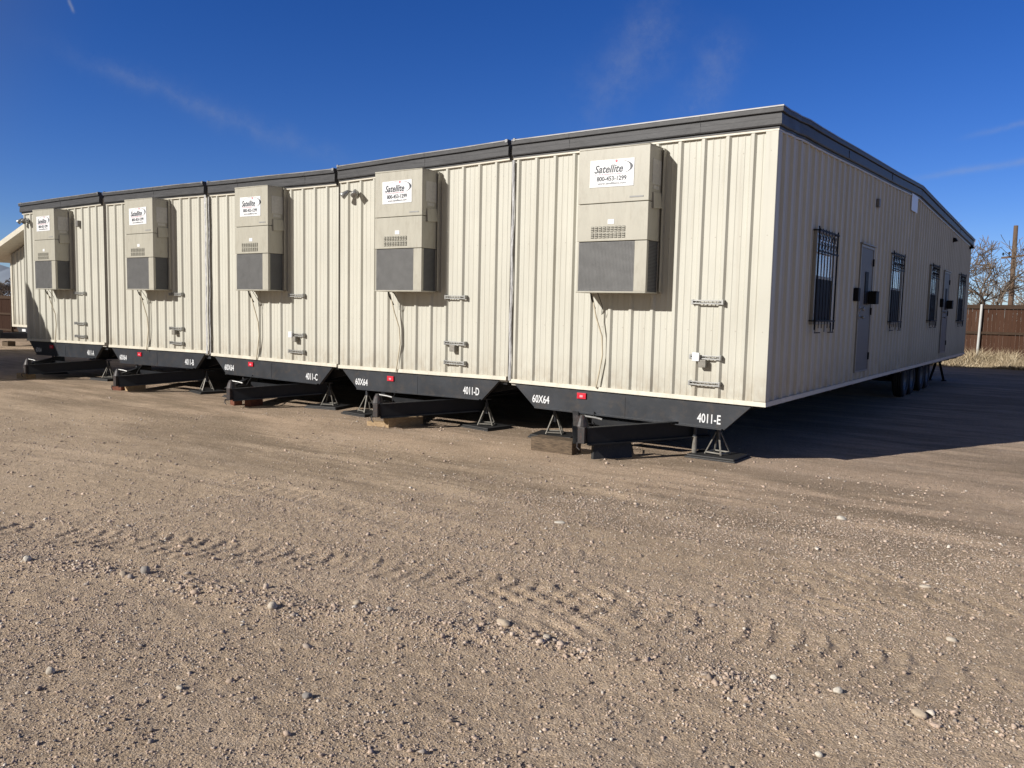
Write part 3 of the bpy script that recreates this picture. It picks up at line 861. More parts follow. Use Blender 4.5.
for L, xl, xr, zbl, zbr, ztl, ztr, acx, stx, lab in TR:
    cx = (xl + xr) / 2
    T = thing('office_trailer', (cx, 0, 0), lab, 'office trailer', 'office trailers joined side by side in a row')
    trailers[L] = T
    zt = max(ztl, ztr)
    # solid shell behind the siding, gabled along its length
    mb = MB()
    zmin = min(zbl, zbr)
    out = [(0.0, zmin), (LEN, zmin), (LEN, zt - 0.1), (HALF, zt - 0.1 + RISE), (0.0, zt - 0.1)]
    mb.prism([(a, b) for a, b in out], xl + 0.01, xr - 0.004, 'x', 0)
    mb.build('shell', [M['shell']], T)
    mb = MB()
    tops = [(-0.02, 0.0), (HALF, RISE), (LEN + 0.02, 0.0)]
    for (ya, za), (yb, zb_) in zip(tops[:-1], tops[1:]):
        mb.hexa([(xl + .02, ya, ztl + za - .05), (xr - .01, ya, ztr + za - .05), (xr - .01, yb, ztr + zb_ - .05), (xl + .02, yb, ztl + zb_ - .05),
                 (xl + .02, ya, ztl + za + .004), (xr - .01, ya, ztr + za + .004), (xr - .01, yb, ztr + zb_ + .004), (xl + .02, yb, ztl + zb_ + .004)])
    mb.build('roof', [M['roof']], T)
    mb = MB(); front_wall(mb, xl, xr, zbl, zbr, ztl, ztr); mb.build('front_wall', [M['siding']], T)
    if L == 'E':
        mb = MB(); side_wall(mb, xr, 1, zbr, 0.785, ztr); mb.build('side_wall', [M['siding']], T)
    if L == 'A':
        mb = MB(); side_wall(mb, xl, -1, zbl, 0.80, ztl); mb.build('side_wall', [M['siding']], T)
    # base flashing and corner trim
    mb = MB()
    mb.hexa([(xl, -.048, zbl), (xr + (.0 if L != 'E' else .048), -.048, zbr), (xr, .0, zbr), (xl, .0, zbl), (xl, -.042, zbl + .055), (xr + (.0 if L != 'E' else .042), -.042, zbr + .055), (xr, .0, zbr + .055), (xl, .0, zbl + .055)])
    if L == 'E':
        mb.hexa([(xr, .0, zbr), (xr + .048, -.048, zbr), (xr + .048, LEN, .785), (xr, LEN, .785), (xr, 0, zbr + .055), (xr + .042, -.042, zbr + .055), (xr + .042, LEN, .84), (xr, LEN, .84)])
    mb.build('base_flashing', [M['trim']], T)
    if L == 'E':
        mb = MB()
        mb.box((xr - .11, -.041, zbr + .057), (xr + .041, -.005, ztr - .262))
        mb.box((xr + .005, -.005, zbr + .057), (xr + .041, .10, ztr - .262))
        mb.build('corner_trim', [M['siding']], T, bevel=0.006)
    # fascia
    mb = MB()
    if L == 'E':
        path = [(xl - .01, 0), (xl + 1.2, 0), (xl + 2.4, 0), (xr, 0)]; zs = [ztl, ztl + .005, ztl + .011, ztr]; outs = [(0, -1)] * 3 + [(1, -1)]
        r4 = random.Random(3)
        for yy in [0.22, .45, .7, 1.0, 1.5, 2.5, 3.5, 5, 6.5, 8, HALF, 10.5, 12, 13.5, 15, 16.5, 17.5]:
            j = 0.018 if yy < 1.1 else 0.005
            path.append((xr + r4.uniform(-j, j), yy)); zs.append(roof_z(yy, ztr) + r4.uniform(-j, j)); outs.append((1 + r4.uniform(-.15, .15) * (yy < 1.1), 0))
        path.append((xr, LEN)); zs.append(ztr); outs.append((1, 1))
        path.append((xl, LEN)); zs.append(ztl); outs.append((0, 1))
    else:
        n = 4
        path = [(xl + .015 + (xr - xl - .03) * k / n, 0) for k in range(n + 1)]
        zs = [ztl + (ztr - ztl) * k / n + random.uniform(-.004, .004) for k in range(n + 1)]; outs = [(0, -1)] * (n + 1)
        if L == 'A':
            yl = [LEN, 13, HALF, 5, 1]
            path = [(xl, y_) for y_ in yl] + [(xl, 0)] + path[1:]
            zs = [roof_z(y_, ztl) for y_ in yl] + [ztl] + zs[1:]
            outs = [(-1, 0)] * 5 + [(-1, -1)] + outs[1:]
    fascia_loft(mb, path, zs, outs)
    for xj in ((xl + .9, xl + 2.75) if L in 'EC' else (xl + 1.9,)):     # lapped joints in the metal
        zj = ztl + (ztr - ztl) * (xj - xl) / (xr - xl)
        mb.box((xj - .03, -.1015, zj - .060), (xj + .03, -.09, zj - .012), 0); mb.box((xj - .035, -.0835, zj - .197), (xj + .03, -.07, zj - .088), 0)
    if L != 'E': mb.box((xr - .06, -.107, ztr - .03), (xr - .02, -.02, ztr + .014), 3)
    mb.box((xl + .02, -.107, ztl - .02), (xl + .05, -.02, ztl + .02), 3)
    if L == 'E':
        for yj in (3.1, 6.2, 9.2, 12.3, 15.3):
            zj = roof_z(yj, ztr); mb.box((xr + .07, yj - .035, zj - .19), (xr + .0845, yj + .035, zj - .09), 0)
    mb.build('fascia', [M['fascia'], M['fascia_dark'], M['trim'], M['edge']], T)
    # seam flap at the left edge
    if L in 'ECB' and L != 'B' or L == 'B':
        wd = {'E': .034, 'C': .022, 'B': .045, 'D': .02}.get(L, .03)
        mb = MB()
        r5 = random.Random(ord(L)); cols = 5; rows = 46; vs = []
        x_ = xl if L != 'B' else xr - 0.02
        if L == 'C': x_ = xl - 0.012
        for i in range(rows):
            z = zbl + .03 + (ztl - .27 - zbl - .03) * i / (rows - 1)
            wob = 0.006 * math.sin(i * .4) + r5.uniform(-.002, .002)
            for k in range(cols):
                vs.append((x_ - wd * 0.6 + wd * 1.3 * k / (cols - 1) + wob, -.046 - .005 * r5.random() - .012 * math.sin(math.pi * k / (cols - 1)), z))
        mb.add(vs, [(i * cols + k, i * cols + k + 1, (i + 1) * cols + k + 1, (i + 1) * cols + k) for i in range(rows - 1) for k in range(cols - 1)])
        mb.build('seam_strip', [M['foil']], T, smooth=False)
    # air conditioner, hose
    ac = make_ac(T, acx[0], acx[1], 2.062, 3.862)
    mb = MB()
    hx = acx[0] + .13
    mb.tube([(hx, -.24, 2.07), (hx, -.22, 2.0), (hx + .005, -.12, 1.86)], .010, 7, 1)
    r6 = random.Random(ord(L) * 3); b1 = r6.uniform(.06, .13)
    mb.tube([(hx + .0, -.20, 2.03), (hx + .03, -.13, 1.75), (hx + b1, -.075, 1.5), (hx + b1 + .01, -.062, 1.25), (hx + b1 - .03, -.062, 1.02), (hx + b1 - .06, -.065, .86), (hx + b1 - .07, -.066, .80)], .0095, 8, 0)
    mb.tube([(hx + .09, -.22, 2.07), (hx + .10, -.1, 1.9), (hx + .08, -.07, 1.78)], .0045, 6, 1)
    mb.build('drain_hose', [M['hose'], M['rubber']], T, smooth=True)
    for k, z in enumerate(((1.965, 1.29, .965) if L == 'E' else (1.99, 1.30, 1.005))):
        strut(T, stx[0], stx[1], z, (2 if L in 'EC' else 1) if (k == 1 and L != 'A') else 0)
    if L == 'D': floodlight(T, -6.87, 3.66)
    if L == 'A':
        floodlight(T, -18.2, 3.73)
        mb = MB(); mb.box((-15.80, -.09, 3.48), (-15.70, -.005, 3.62)); mb.build('wall_box', [M['rim']], T, bevel=.01)
    # front header beam: wide trapezoid plate with stencilled numbers
    zA = zbl - .006; zB = zbr - .006
    fl, fr, bl, br = xl + .06, xr - .13, xl + .43, xr - .46
    dl = .325; dr = .32
    mb = MB()
    y0, y1 = -.012, .05
    q = [(fl, zA - .0), (fr, zB - .0), (br, zB - dr), (bl, zA - dl)]
    mb.prism(q, y0, y1)
    mb.box((cx - .02, y0 - .004, zmin - .31), (cx + .02, y0, zmin - .03))
    mb.bar((bl + .02, y0 - .02, zA - dl + .006), (br - .02, y0 - .02, zB - dr + .006), .05, .012)
    put_text(mb, '60X64', xl + .53, y0 - .003, zA - .195, .285, .112, 1, bold=.018, rot=-.01)
    put_text(mb, '4011-' + L, xr - .66, y0 - .003, zB - .20, .305, .118, 1, bold=.018, rot=-.01)
    hd = mb.build('header_beam', [M['steel'], M['stencil']], T)
    mb = MB(); mb.box((xl + 1.13, y0 - .022, zA - .135), (xl + 1.27, y0 - .001, zA - .055)); mb.box((xl + 1.175, y0 - .026, zA - .115), (xl + 1.225, y0 - .022, zA - .085), 1)
    mb.build('marker_light', [M['red'], M['palered']], hd, bevel=.005)
    # chassis rails, cross members and belly pan
    mb = MB()
    for s in (-1, 1):
        xx = cx + s * .98
        mb.box((xx - .06, .06, .47), (xx + .06, LEN - .1, .485)); mb.box((xx - .006, .06, .485), (xx + .006, LEN - .1, .735)); mb.box((xx - .06, .06, .72), (xx + .06, LEN - .1, .735))
    for k in range(13):
        yy = .5 + k * 1.42
        for s in (-1, 1):
            mb.prism([(cx + s * .98, .735), (cx + s * 1.76, .735), (cx + s * 1.76, .68), (cx + s * .98, .50)], yy, yy + .05)
    mb.box((xl + .05, .06, .732), (xr - .05, LEN - .02, zmin - .002))
    mb.build('chassis', [M['steel']], T)
    # A-frame hitch
    mb = MB()
    ty = {'E': -1.06}.get(L, -.88)
    zo = {'E': 0, 'D': -.035, 'C': -.07, 'B': -.09, 'A': -.08}[L]
    for s in (-1, 1):
        a = Vector((cx + s * .99, .45, .358)); b = Vector((cx + s * .06, ty, .315 + zo))
        d = (b - a).normalized(); sd = Vector((d.y, -d.x, 0)) * s
        mb.bar(a, b, .012, .215)                                             # web
        for dz in (-.105, .105):
            mb.bar(a + sd * -.03 + Vector((0, 0, dz)), b + sd * -.03 + Vector((0, 0, dz)), .075, .012)
    mb.bar((cx - .40, -.12, .345), (cx + .40, -.12, .345), .06, .1)
    hit = mb.build('hitch', [M['hitchblack']], T)
    mb = MB(); rc = random.Random(ord(L) + 9); q0 = cx - .5 + rc.uniform(-.1, .1)
    mb.tube([(q0, -.02, zA - .30), (q0 + .06, -.16, zA - .42), (q0 + .2, -.3, .30 + rc.uniform(-.05, .05)), (q0 + .34, -.5, .37), (cx - .05, ty + .2, .44 + zo)], .008, 6); mb.build('cable', [M['rubber']], hit, smooth=True)
    mb = MB()
    mb.box((cx - .045, ty - .05, .22 + zo), (cx + .05, ty + .06, .42 + zo))
    mb.lathe([(0, .09), (.03, .09), (.055, .05), (.075, -.01), (.09, -.05), (0, -.05)], (cx - .04, ty + .05, .47 + zo), 'z', 14)
    mb.tube([(cx - .03, ty + .05, .55 + zo), (cx + .12, ty + .09, .535 + zo), (cx + .2, ty + .11, .52 + zo)], .014, 8, 1)
    mb.tube([(cx - .02, ty - .09, .24 + zo), (cx - .02, ty - .10, .18 + zo), (cx + .02, ty - .10, .15 + zo)], .010, 6, 0)
    mb.build('coupler', [M['rustysteel'] if 'rustysteel' in M else M.setdefault('rustysteel', paint('rusty_steel', (0.018, 0.016, 0.016), .55, var=.3, vscale=14, dirt=(.10, .035, .024), dirt_amt=.7)), M['galv']], hit, bevel=.008)

# ---- doors, windows and fittings on the shaded side of trailer E
E = trailers['E']
def side_door(y0, y1, z0, z1):
    mb = MB()
    mb.box((.006, y0 + .045, z0 + .03), (.050, y1 - .045, z1 - .045), 0)
    mb.box((.050, y0 + .16, z0 + .12), (.053, y1 - .16, z0 + .17), 0)
    d = mb.build('door', [M['door']], E, bevel=.004)
    f = MB()
    f.box((.004, y0, z0), (.060, y0 + .043, z1)); f.box((.004, y1 - .043, z0), (.060, y1, z1)); f.box((.004, y0 + .043, z1 - .043), (.060, y1 - .043, z1)); f.box((.004, y0 + .043, z0), (.060, y1 - .043, z0 + .028))
    f.box((.004, y0 - .03, z1 + .002), (.085, y1 + .03, z1 + .022))
    f.build('door_frame', [M['doorframe']], d, bevel=.003)
    w = MB(); yc = y0 + (y1 - y0) * .52
    w.box((.052, yc - .11, z1 - .95), (.060, yc + .11, z1 - .42), 0); w.box((.060, yc - .085, z1 - .925), (.0615, yc + .085, z1 - .445), 1)
    w.build('vision_panel', [M['black'], M['glasslow']], d, bevel=.002)
    for zz, r in ((z0 + 1.03, .032), (z0 + .90, .026)):
        h = MB(); h.lathe([(0, .0), (r + .012, .0), (r + .012, .008), (.012, .01), (.012, .045), (r, .05), (r, .075), (0, .08)], (.050, y0 + .115, zz), 'x', 14)
        h.build('handle', [M['galv']], d, smooth=True)
    for zz in (z0 + .25, z0 + 1.0, z1 - .25):
        g = MB(); g.tube([(.064, y1 - .05, zz - .06), (.064, y1 - .05, zz + .06)], .012, 8); g.build('hinge', [M['black']], d)
    b = MB(); b.box((.006, y0 - .17, z0 + 1.15), (.085, y0 - .03, z0 + 1.36)); b.build('lock_box', [M['black']], d, bevel=.012)
    b = MB(); b.box((.062, y1 - .30, z0 + 1.12), (.185, y1 - .08, z0 + 1.32)); b.box((.062, y1 - .31, z0 + 1.32), (.192, y1 - .07, z0 + 1.333)); b.build('letter_box', [M['black']], d, bevel=.008)
side_door(4.28, 5.22, .925, 2.985)
side_door(13.22, 14.15, .965, 3.01)

def side_window(y0, y1, z0, z1, seed=0):
    f = MB()
    t = .045
    f.box((.004, y0, z0), (.052, y0 + t, z1)); f.box((.004, y1 - t, z0), (.052, y1, z1)); f.box((.004, y0 + t, z1 - t), (.052, y1 - t, z1)); f.box((.004, y0 + t, z0), (.060, y1 - t, z0 + t))
    zm = z0 + (z1 - z0) * .50
    f.box((.004, y0 + t, zm - .02), (.050, y1 - t, zm + .02))
    w = f.build('window', [M['alu']], E, bevel=.003)
    p = MB(); p.box((.004, y0 + t, zm + .021), (.041, y1 - t, z1 - t - .001), 0); p.box((.004, y0 + t, z0 + t + .001), (.043, y1 - t, zm - .021), 1)
    p.build('pane', [M['glass'], M['glasslow']], w)
    g = MB(); x = .085
    ya, yb, za, zb_ = y0 - .02, y1 + .03, z0 - .05, z1 + .03
    nb = 7
    for k in range(nb):
        yy = ya + .04 + (yb - ya - .08) * k / (nb - 1)
        g.bar((x, yy, za + (.0 if k % 3 else -.05)), (x, yy, zb_ - .02), .009, .009)
    for zz in (za + .10, zb_ - .05, zb_ - .33):
        g.bar((x + .014, ya, zz), (x + .014, yb, zz), .010, .022)
    for yy in (ya, yb):
        g.bar((x, yy, za - .02), (x, yy, zb_), .015, .015)
        for zz in (za + .1, zb_ - .05):
            g.bar((.004, yy, zz), (x, yy, zz), .014, .014)
    for k in range(nb - 1):                                       # scrolls between the two upper rails
        yc = ya + .04 + (yb - ya - .08) * (k + .5) / (nb - 1)
        r = (yb - ya) / nb * .42
        for s in (-1, 1):
            pts = [(x, yc + s * r * .5 * (math.cos(a_) - .2), zb_ - .19 + s * .055 + r * math.sin(a_) * .75) for a_ in np.linspace(0, 5.4, 10)]
            g.tube(pts, .0045, 5)
    g.bar((x, yb - .16, za - .05), (x, yb - .16, za + .08), .014, .014); g.bar((x, ya + .02, za - .06), (x, ya + .28, za - .06), .014, .014); g.bar((x, yb - .28, za - .06), (x, yb, za - .06), .014, .014)
    g.build('window_guard', [M['black']], w)
side_window(1.72, 2.66, 1.71, 2.99)
side_window(6.72, 7.72, 1.70, 3.02)
side_window(11.2, 12.1, 1.73, 3.06)
side_window(16.0, 17.05, 1.74, 3.08)
mb = MB(); mb.box((.040, 8.27, 3.955), (.056, 8.93, 4.285)); mb.build('blank_sign', [M['white']], E, bevel=.003)
mb = MB(); mb.box((.006, 5.32, 3.68), (.065, 5.43, 3.82)); mb.build('wall_box', [M['rim']], E, bevel=.012)
def wall_lamp(y, z):
    mb = MB(); mb.box((.006, y - .06, z - .06), (.05, y + .06, z + .06)); mb.hexa([(.05, y - .09, z - .05), (.14, y - .09, z - .03), (.14, y + .09, z - .03), (.05, y + .09, z - .05), (.05, y - .09, z + .05), (.10, y - .09, z + .045), (.10, y + .09, z + .045), (.05, y + .09, z + .05)])
    mb.build('wall_lamp', [M['black']], E, bevel=.01)
wall_lamp(14.45, 3.87); wall_lamp(18.0, 3.95)

# wheels of trailer E (four axles)
def wheel_meshes():
    t = MB(); r = .385
    prof = [(.21, -.10), (.24, -.115), (.34, -.12), (.372, -.10), (r, -.07)]
    for q in (-.045, 0, .045):
        prof += [(r, q - .014), (r - .012, q - .010), (r - .012, q + .010), (r, q + .014)]
    prof += [(r, .07), (.372, .10), (.34, .12), (.24, .115), (.21, .10), (.21, -.10)]
    t.lathe(prof, (0, 0, 0), 'x', 36)
    rm = MB(); rm.lathe([(0, .045), (.06, .05), (.075, .075), (.09, .05), (.14, .04), (.17, .07), (.205, .09), (.21, .10), (.21, -.09), (.0, -.09)], (0, 0, 0), 'x', 28)
    for k in range(6):
        a = k * math.pi / 3; rm.lathe([(0, .012), (.012, .01), (.012, 0)], (.045, .105 * math.cos(a), .105 * math.sin(a)), 'x', 6)
    return t, rm
tmb, rmb = wheel_meshes()
first_wheel = None
for s, xw in ((1, -.42), (-1, -3.26)):
    for yy in (11.0, 11.85, 13.2, 14.05):
        loc = Vector((xw, yy, .39)) - E.location
        if first_wheel is None:
            wl = bpy.data.objects.new('wheel', None); col.objects.link(wl); wl.parent = E; wl.location = loc; wl.empty_display_size = .1
            tmb.build('tyre', [M['rubber']], wl, smooth=True, origin=(0, 0, 0)); rmb.build('rim', [M['rim']], wl, smooth=True, origin=(0, 0, 0))
            first_wheel = wl
        else:
            wl = copy_tree(first_wheel, loc, 0 if s > 0 else math.pi, parent=E)
mb = MB()
for yy in (11.0, 11.85, 13.2, 14.05):
    mb.tube([(-3.2, yy, .39), (-.45, yy, .39)], .045, 10)
    mb.bar((-.85, yy - .35, .47), (-.85, yy + .35, .47), .06, .035)
mb.build('axles', [M['steel']], E)

# ---- jack stands and pads
def jack_proto():
    o = thing('jack_stand', (0, 0, 0), 'x', 'jack stand', 'jack stands on black pads under the trailer fronts')
    mb = MB(); mb.tube([(0, 0, .22), (0, 0, .40)], .030, 12, 1)
    for k in range(4):
        a = R(35) + k * math.pi / 2
        mb.bar((.165 * math.cos(a), .165 * math.sin(a), .052), (.026 * math.cos(a), .026 * math.sin(a), .33), .021, .014)
        b = a + math.pi / 2
        mb.bar((.15 * math.cos(a), .15 * math.sin(a), .075), (.15 * math.cos(b), .15 * math.sin(b), .075), .012, .018)
    mb.build('base', [M['jack'], M['steel']], o, bevel=.003)
    mb = MB(); mb.tube([(0, 0, .40), (0, 0, .445)], .018, 10); mb.box((-.07, -.05, .445), (.07, .05, .458))
    mb.build('screw', [M['steel']], o)
    return o
def pad_proto():
    mb = MB()
    mb.box((-.33, -.28, 0), (.33, .28, .026)); mb.box((-.31, -.26, .026), (.31, .26, .050))
    o = mb.build('support_pad', [M['pad']], None, bevel=.006)
    tag(o, 'x', 'support pad', 'black pads under the jack stands')
    return o
JK = [(-.66, .33, 'E', 'right'), (-3.14, .36, 'E', 'left'), (-4.40, .38, 'D', 'right'), (-6.80, .20, 'D', 'left'), (-7.95, .40, 'C', 'right'), (-10.35, .36, 'C', 'left'), (-11.62, .40, 'B', 'right'), (-14.15, .36, 'B', 'left'), (-15.45, .42, 'A', 'right'), (-17.95, .36, 'A', 'left')]
jp = pp = None
for i, (x, y, L, sd) in enumerate(JK):
    la = 'grey four legged screw jack stand under the %s end of trailer 4011-%s' % (sd, L)
    lp = 'black square pad on the dirt under the %s end of trailer 4011-%s' % (sd, L)
    zz = gh(x, y) - .004
    rz = .25 * math.sin(i * 1.9)
    if jp is None:
        jp = jack_proto(); pp = pad_proto(); j, p = jp, pp
        j.location = (x, y, zz); p.location = (x, y, zz); j.rotation_euler.z = rz; p.rotation_euler.z = rz
    else:
        j = copy_tree(jp, (x, y, zz), rz + .4 * (i % 3)); p = copy_tree(pp, (x + .03 * math.cos(i), y, zz), rz)
    j['label'] = la; p['label'] = lp
mb = MB(); mb.tube([(0, 0, .05), (0, 0, .26)], .032, 12); mb.tube([(0, 0, .26), (0, 0, .56)], .024, 12, 1)
o = mb.build('prop_post', [M['jack'], M['steel']], None, smooth=False, origin=(0, 0, 0)); o.location = (-.93, .22, gh(-.93, .22) - .004)
tag(o, 'single grey prop post on the pad under the right end of trailer 4011-E', 'prop post')
# saw-horse shaped stand behind the wheels
st = thing('a_frame_stand', (-.52, 17.3, 0), 'black A-frame stand behind the wheels under the shaded side of the near trailer', 'axle stand')
for s in (-1, 1):
    mb = MB(); mb.bar((-.52 + s * .19, 17.3, .0), (-.52 + s * .03, 17.3, .62), .06, .06, up=(0, 1, 0)); mb.bar((-.52 + s * .19 - .06, 17.3, .02), (-.52 + s * .19 + .06, 17.3, .02), .12, .03); mb.build('leg', [M['black']], st)
mb = MB(); mb.box((-.67, 17.22, .62), (-.37, 17.38, .73)); mb.build('top_plate', [M['black']], st)

# ---- timber blocks and the plate under the hitches
def block(name, x, y, w, d, h, mat, label, rz=0, cat='timber block', z=None):
    mb = MB(); mb.box((-w / 2, -d / 2, 0), (w / 2, d / 2, h))
    o = mb.build(name, [mat], None, bevel=.008, origin=(0, 0, 0))
    o.location = (x, y, (gh(x, y) - .012) if z is None else z); o.rotation_euler.z = rz
    return tag(o, label, cat)
block('railway_tie', -2.45, -.70, .62, .24, .19, M['tie'], 'dark weathered railway tie stub lying left of the 4011-E hitch', .03)
o = MB()
o.hexa([(-.29, -.03, 0), (.27, -.03, 0), (.27, .03, 0), (-.29, .03, 0), (-.26, .02, .19), (.27, .02, .19), (.27, .08, .19), (-.26, .08, .19)])
o = o.build('steel_plate', [M['pad']], None, bevel=.006, origin=(0, 0, 0)); o.location = (-1.66, -.62, gh(-1.66, -.62) - .01); o.rotation_euler.z = 1.0
tag(o, 'black steel plate leaning under the 4011-E hitch beam', 'steel plate')
block('timber_block', -5.45, -.36, .16, .62, .15, M['lumber'], 'pale squared timber block under the 4011-D hitch, end grain facing forward', -.28)
block('timber_block', -5.72, -.62, .34, .15, .08, M['lumber'], 'low split timber offcut under the 4011-D coupler', .2)
block('timber_block', -9.10, -.36, .15, .30, .16, M['redlumber'], 'reddish square timber block, right one of two under the 4011-C hitch', .1)
block('timber_block', -9.42, -.50, .22, .15, .13, M['redlumber'], 'reddish timber offcut, left one of two under the 4011-C hitch', -.3)
block('timber_block', -12.88, -.42, .18, .36, .19, M['lumber'], 'brown upright timber block under the 4011-B hitch', -.2)
block('timber_block', -13.15, -.6, .26, .16, .09, M['redlumber'], 'low dark timber offcut beside the block under the 4011-B hitch', .2)
block('timber_block', -16.9, -.75, .3, .25, .14, M['lumber'], 'pale timber block under the 4011-A hitch, half in shade', .3)

# ------------------------------------------------------------------ gabled trailer far left
gx0, gy0 = -33.1, 6.0
G = thing('gabled_trailer', (gx0 + 1.83, gy0, 0), 'cream trailer with overhanging sloped eave, set back beyond the left end of the row', 'office trailer')
zb, ze, wd, ov, pk = .72, 3.62, 7.3, 1.1, 1.06
mb = MB(); cols = rib_profile(gx0, gx0 + wd, gx0 + .2); vs = []
for u, o_ in cols:
    zz = ze + pk * (1 - abs(u - gx0 - wd / 2) / (wd / 2)); vs += [(u, gy0 - o_, zb), (u, gy0 - o_, zz)]
mb.add(vs, [(2 * i, 2 * i + 2, 2 * i + 3, 2 * i + 1) for i in range(len(cols) - 1)])
mb.build('front_wall', [M['siding']], G)
mb = MB(); mb.prism([(gx0, zb), (gx0 + wd, zb), (gx0 + wd, ze), (gx0 + wd / 2, ze + pk), (gx0, ze)], gy0 + .01, gy0 + 16); mb.build('shell', [M['siding']], G)
mb = MB(); sl = pk / (wd / 2)
for s in (-1, 1):
    xm = gx0 + wd / 2; xe = xm + s * (wd / 2 + ov); zr = ze + pk; zl = ze - ov * sl
    mb.hexa([(xm, gy0 - .75, zr + .03), (xe, gy0 - .75, zl + .03), (xe, gy0 + 16.3, zl + .03), (xm, gy0 + 16.3, zr + .03), (xm, gy0 - .75, zr + .24), (xe, gy0 - .75, zl + .24), (xe, gy0 + 16.3, zl + .24), (xm, gy0 + 16.3, zr + .24)])
mb.build('roof', [M['trim']], G)
mb = MB(); mb.box((gx0 - .03, gy0 - .05, zb + .0), (gx0 + .10, gy0 - .0, ze - .0)); mb.box((gx0 - .02, gy0 - .055, zb - .02), (gx0 + wd, gy0, zb + .07)); mb.build('corner_trim', [M['trim']], G)
mb = MB()
mb.prism([(gx0 + .25, zb - .022), (gx0 + wd - .25, zb - .022), (gx0 + wd - .5, zb - .32), (gx0 + .55, zb - .32)], gy0 - .01, gy0 + .05)
mb.add([(gx0 + .75, gy0 - .014, zb - .20), (gx0 + 1.05, gy0 - .014, zb - .20), (gx0 + 1.05, gy0 - .014, zb - .10), (gx0 + .75, gy0 - .014, zb - .10)], [(0, 1, 2, 3)], 1)
mb.build('header_beam', [M['steel'], M['stencil']], G)
mb = MB(); hc = gx0 + 1.75
for s in (-1, 1):
    mb.bar((hc + s * .95, gy0 + .3, .40), (hc + s * .06, gy0 - 1.3, .40), .08, .22)
    mb.box((hc + s * .95 - .06, gy0 + .06, .44), (hc + s * .95 + .06, gy0 + 15.9, zb - .02))
mb.box((hc - .12, gy0 - 1.4, .30), (hc + .12, gy0 - 1.2, .62)); mb.build('hitch', [M['steel']], G)
block('timber_block', hc + .1, gy0 - 1.0, .4, .3, .2, M['tie'], 'dark timber block under the hitch of the set back sloped eave trailer', .1)

# trailer parked to the left, whose shadow falls across the end of the row
KX1, KX0, KY0, KY1 = -20.05, -31.7, -8.7, 4.0
K = thing('parked_trailer', (-21.9, KY0, 0), 'cream trailer parked left of the row, shading its far left wall', 'office trailer')
mb = MB(); mb.box((KX0, KY0, .8), (KX1 - .06, KY1 - 6.0, 3.98)); mb.build('shell', [M['siding']], K)
mb = MB(); mb.box((KX0 - .1, KY0 - .1, 3.982), (KX1, KY1 - 5.9, 4.17)); mb.build('roof', [M['fascia']], K)
mb = MB(); mb.box((KX0 + .3, KY0 + .1, .12), (KX1 - .3, KY1 - 6.2, .798)); mb.build('skirting', [M['steel']], K)

# ------------------------------------------------------------------ fences
def fence(name, p0, p1, h, label, post_every=2.6, metal_post=True, face=-1, mat='fence'):
    a = Vector((*p0, 0)); b = Vector((*p1, 0)); d = (b - a); Ln = d.length; d.normalize(); nrm = Vector((d.y, -d.x, 0)) * (1 if face < 0 else -1)
    F = thing(name, a, label, 'fence')
    mb = MB(); x = 0; r = random.Random(int(Ln * 10))
    while x < Ln:
        w = .14; dz = r.uniform(-.02, .015); off = r.uniform(0, .012)
        q = a + d * x - nrm * off; q2 = q + d * (w - .006)
        mb.hexa([q, q2, q2 - nrm * .02, q - nrm * .02] + [v + Vector((0, 0, h + dz)) for v in (q, q2, q2 - nrm * .02, q - nrm * .02)])
        x += w
    mb.build('board_panel', [M[mat]], F)
    for zz, ww in ((h - .07, .16), (h * .54, .10), (.25, .1)):
        mb = MB(); mb.bar(a + nrm * .035 + Vector((0, 0, zz)), b + nrm * .035 + Vector((0, 0, zz)), .05, ww); mb.build('rail', [M['fencerail']], F)
    x = .97
    while x < Ln:
        q = a + d * x + nrm * .095
        mb = MB(); mb.tube([q, q + d * .05 + Vector((0, 0, h + .02))], .048 if metal_post else .06, 10); mb.build('post', [M['galvpost'] if metal_post else M['fencerail']], F); x += post_every
    return F
M['galvpost'] = paint('galv_post', (0.50, 0.50, 0.48), 0.45, metal=0.15, var=0.12)
fence('board_fence', (-1.55, 28.0), (24, 28.0), 2.42, 'dark brown board fence with pale metal posts behind the dry grass', 3.0)
fence('plank_fence', (-52, 9.6), (-35.5, 9.6), 1.98, 'brown plank fence at the far left beyond the set back trailer', 2.4, False, face=-1, mat='plank')

# ------------------------------------------------------------------ dry grass in front of the fence
n = 42000
bx = -3 + rng.random(n) * 15; by = 25.7 + rng.random(n) * 2.25
bz = ground_h(bx, by)
clump = np.clip(0.65 + 1.2 * vnoise(bx * 1.6, by * 1.6, 80), 0.25, 1.25)
hh = (0.25 + 0.50 * rng.random(n) ** 1.4) * clump * np.clip((by - 25.55) / 0.7, 0.35, 1.0)
tall = rng.random(n) < 0.012; hh = np.where(tall, hh + 0.25, hh)
aa = rng.random(n) * 2 * math.pi; ln = 0.45 * rng.standard_normal(n) * hh; lw = 0.45 * rng.standard_normal(n) * hh
w_ = 0.006 + 0.008 * rng.random(n)
P0 = np.stack([bx - w_ * np.cos(aa), by - w_ * np.sin(aa), bz], 1); P1 = np.stack([bx + w_ * np.cos(aa), by + w_ * np.sin(aa), bz], 1)
Pm = np.stack([bx + ln * .35, by + lw * .35, bz + hh * .6], 1); Pt = np.stack([bx + ln, by + lw, bz + hh], 1)
dv = np.stack([w_ * np.cos(aa) * .7, w_ * np.sin(aa) * .7, 0 * w_], 1)
co = np.stack([P0, P1, Pm + dv, Pm - dv, Pt], 1).reshape(-1, 3)
me = bpy.data.meshes.new('dry_grass')
b0 = np.arange(n) * 5
quads = np.stack([b0, b0 + 1, b0 + 2, b0 + 3], 1); tris = np.stack([b0 + 3, b0 + 2, b0 + 4], 1)
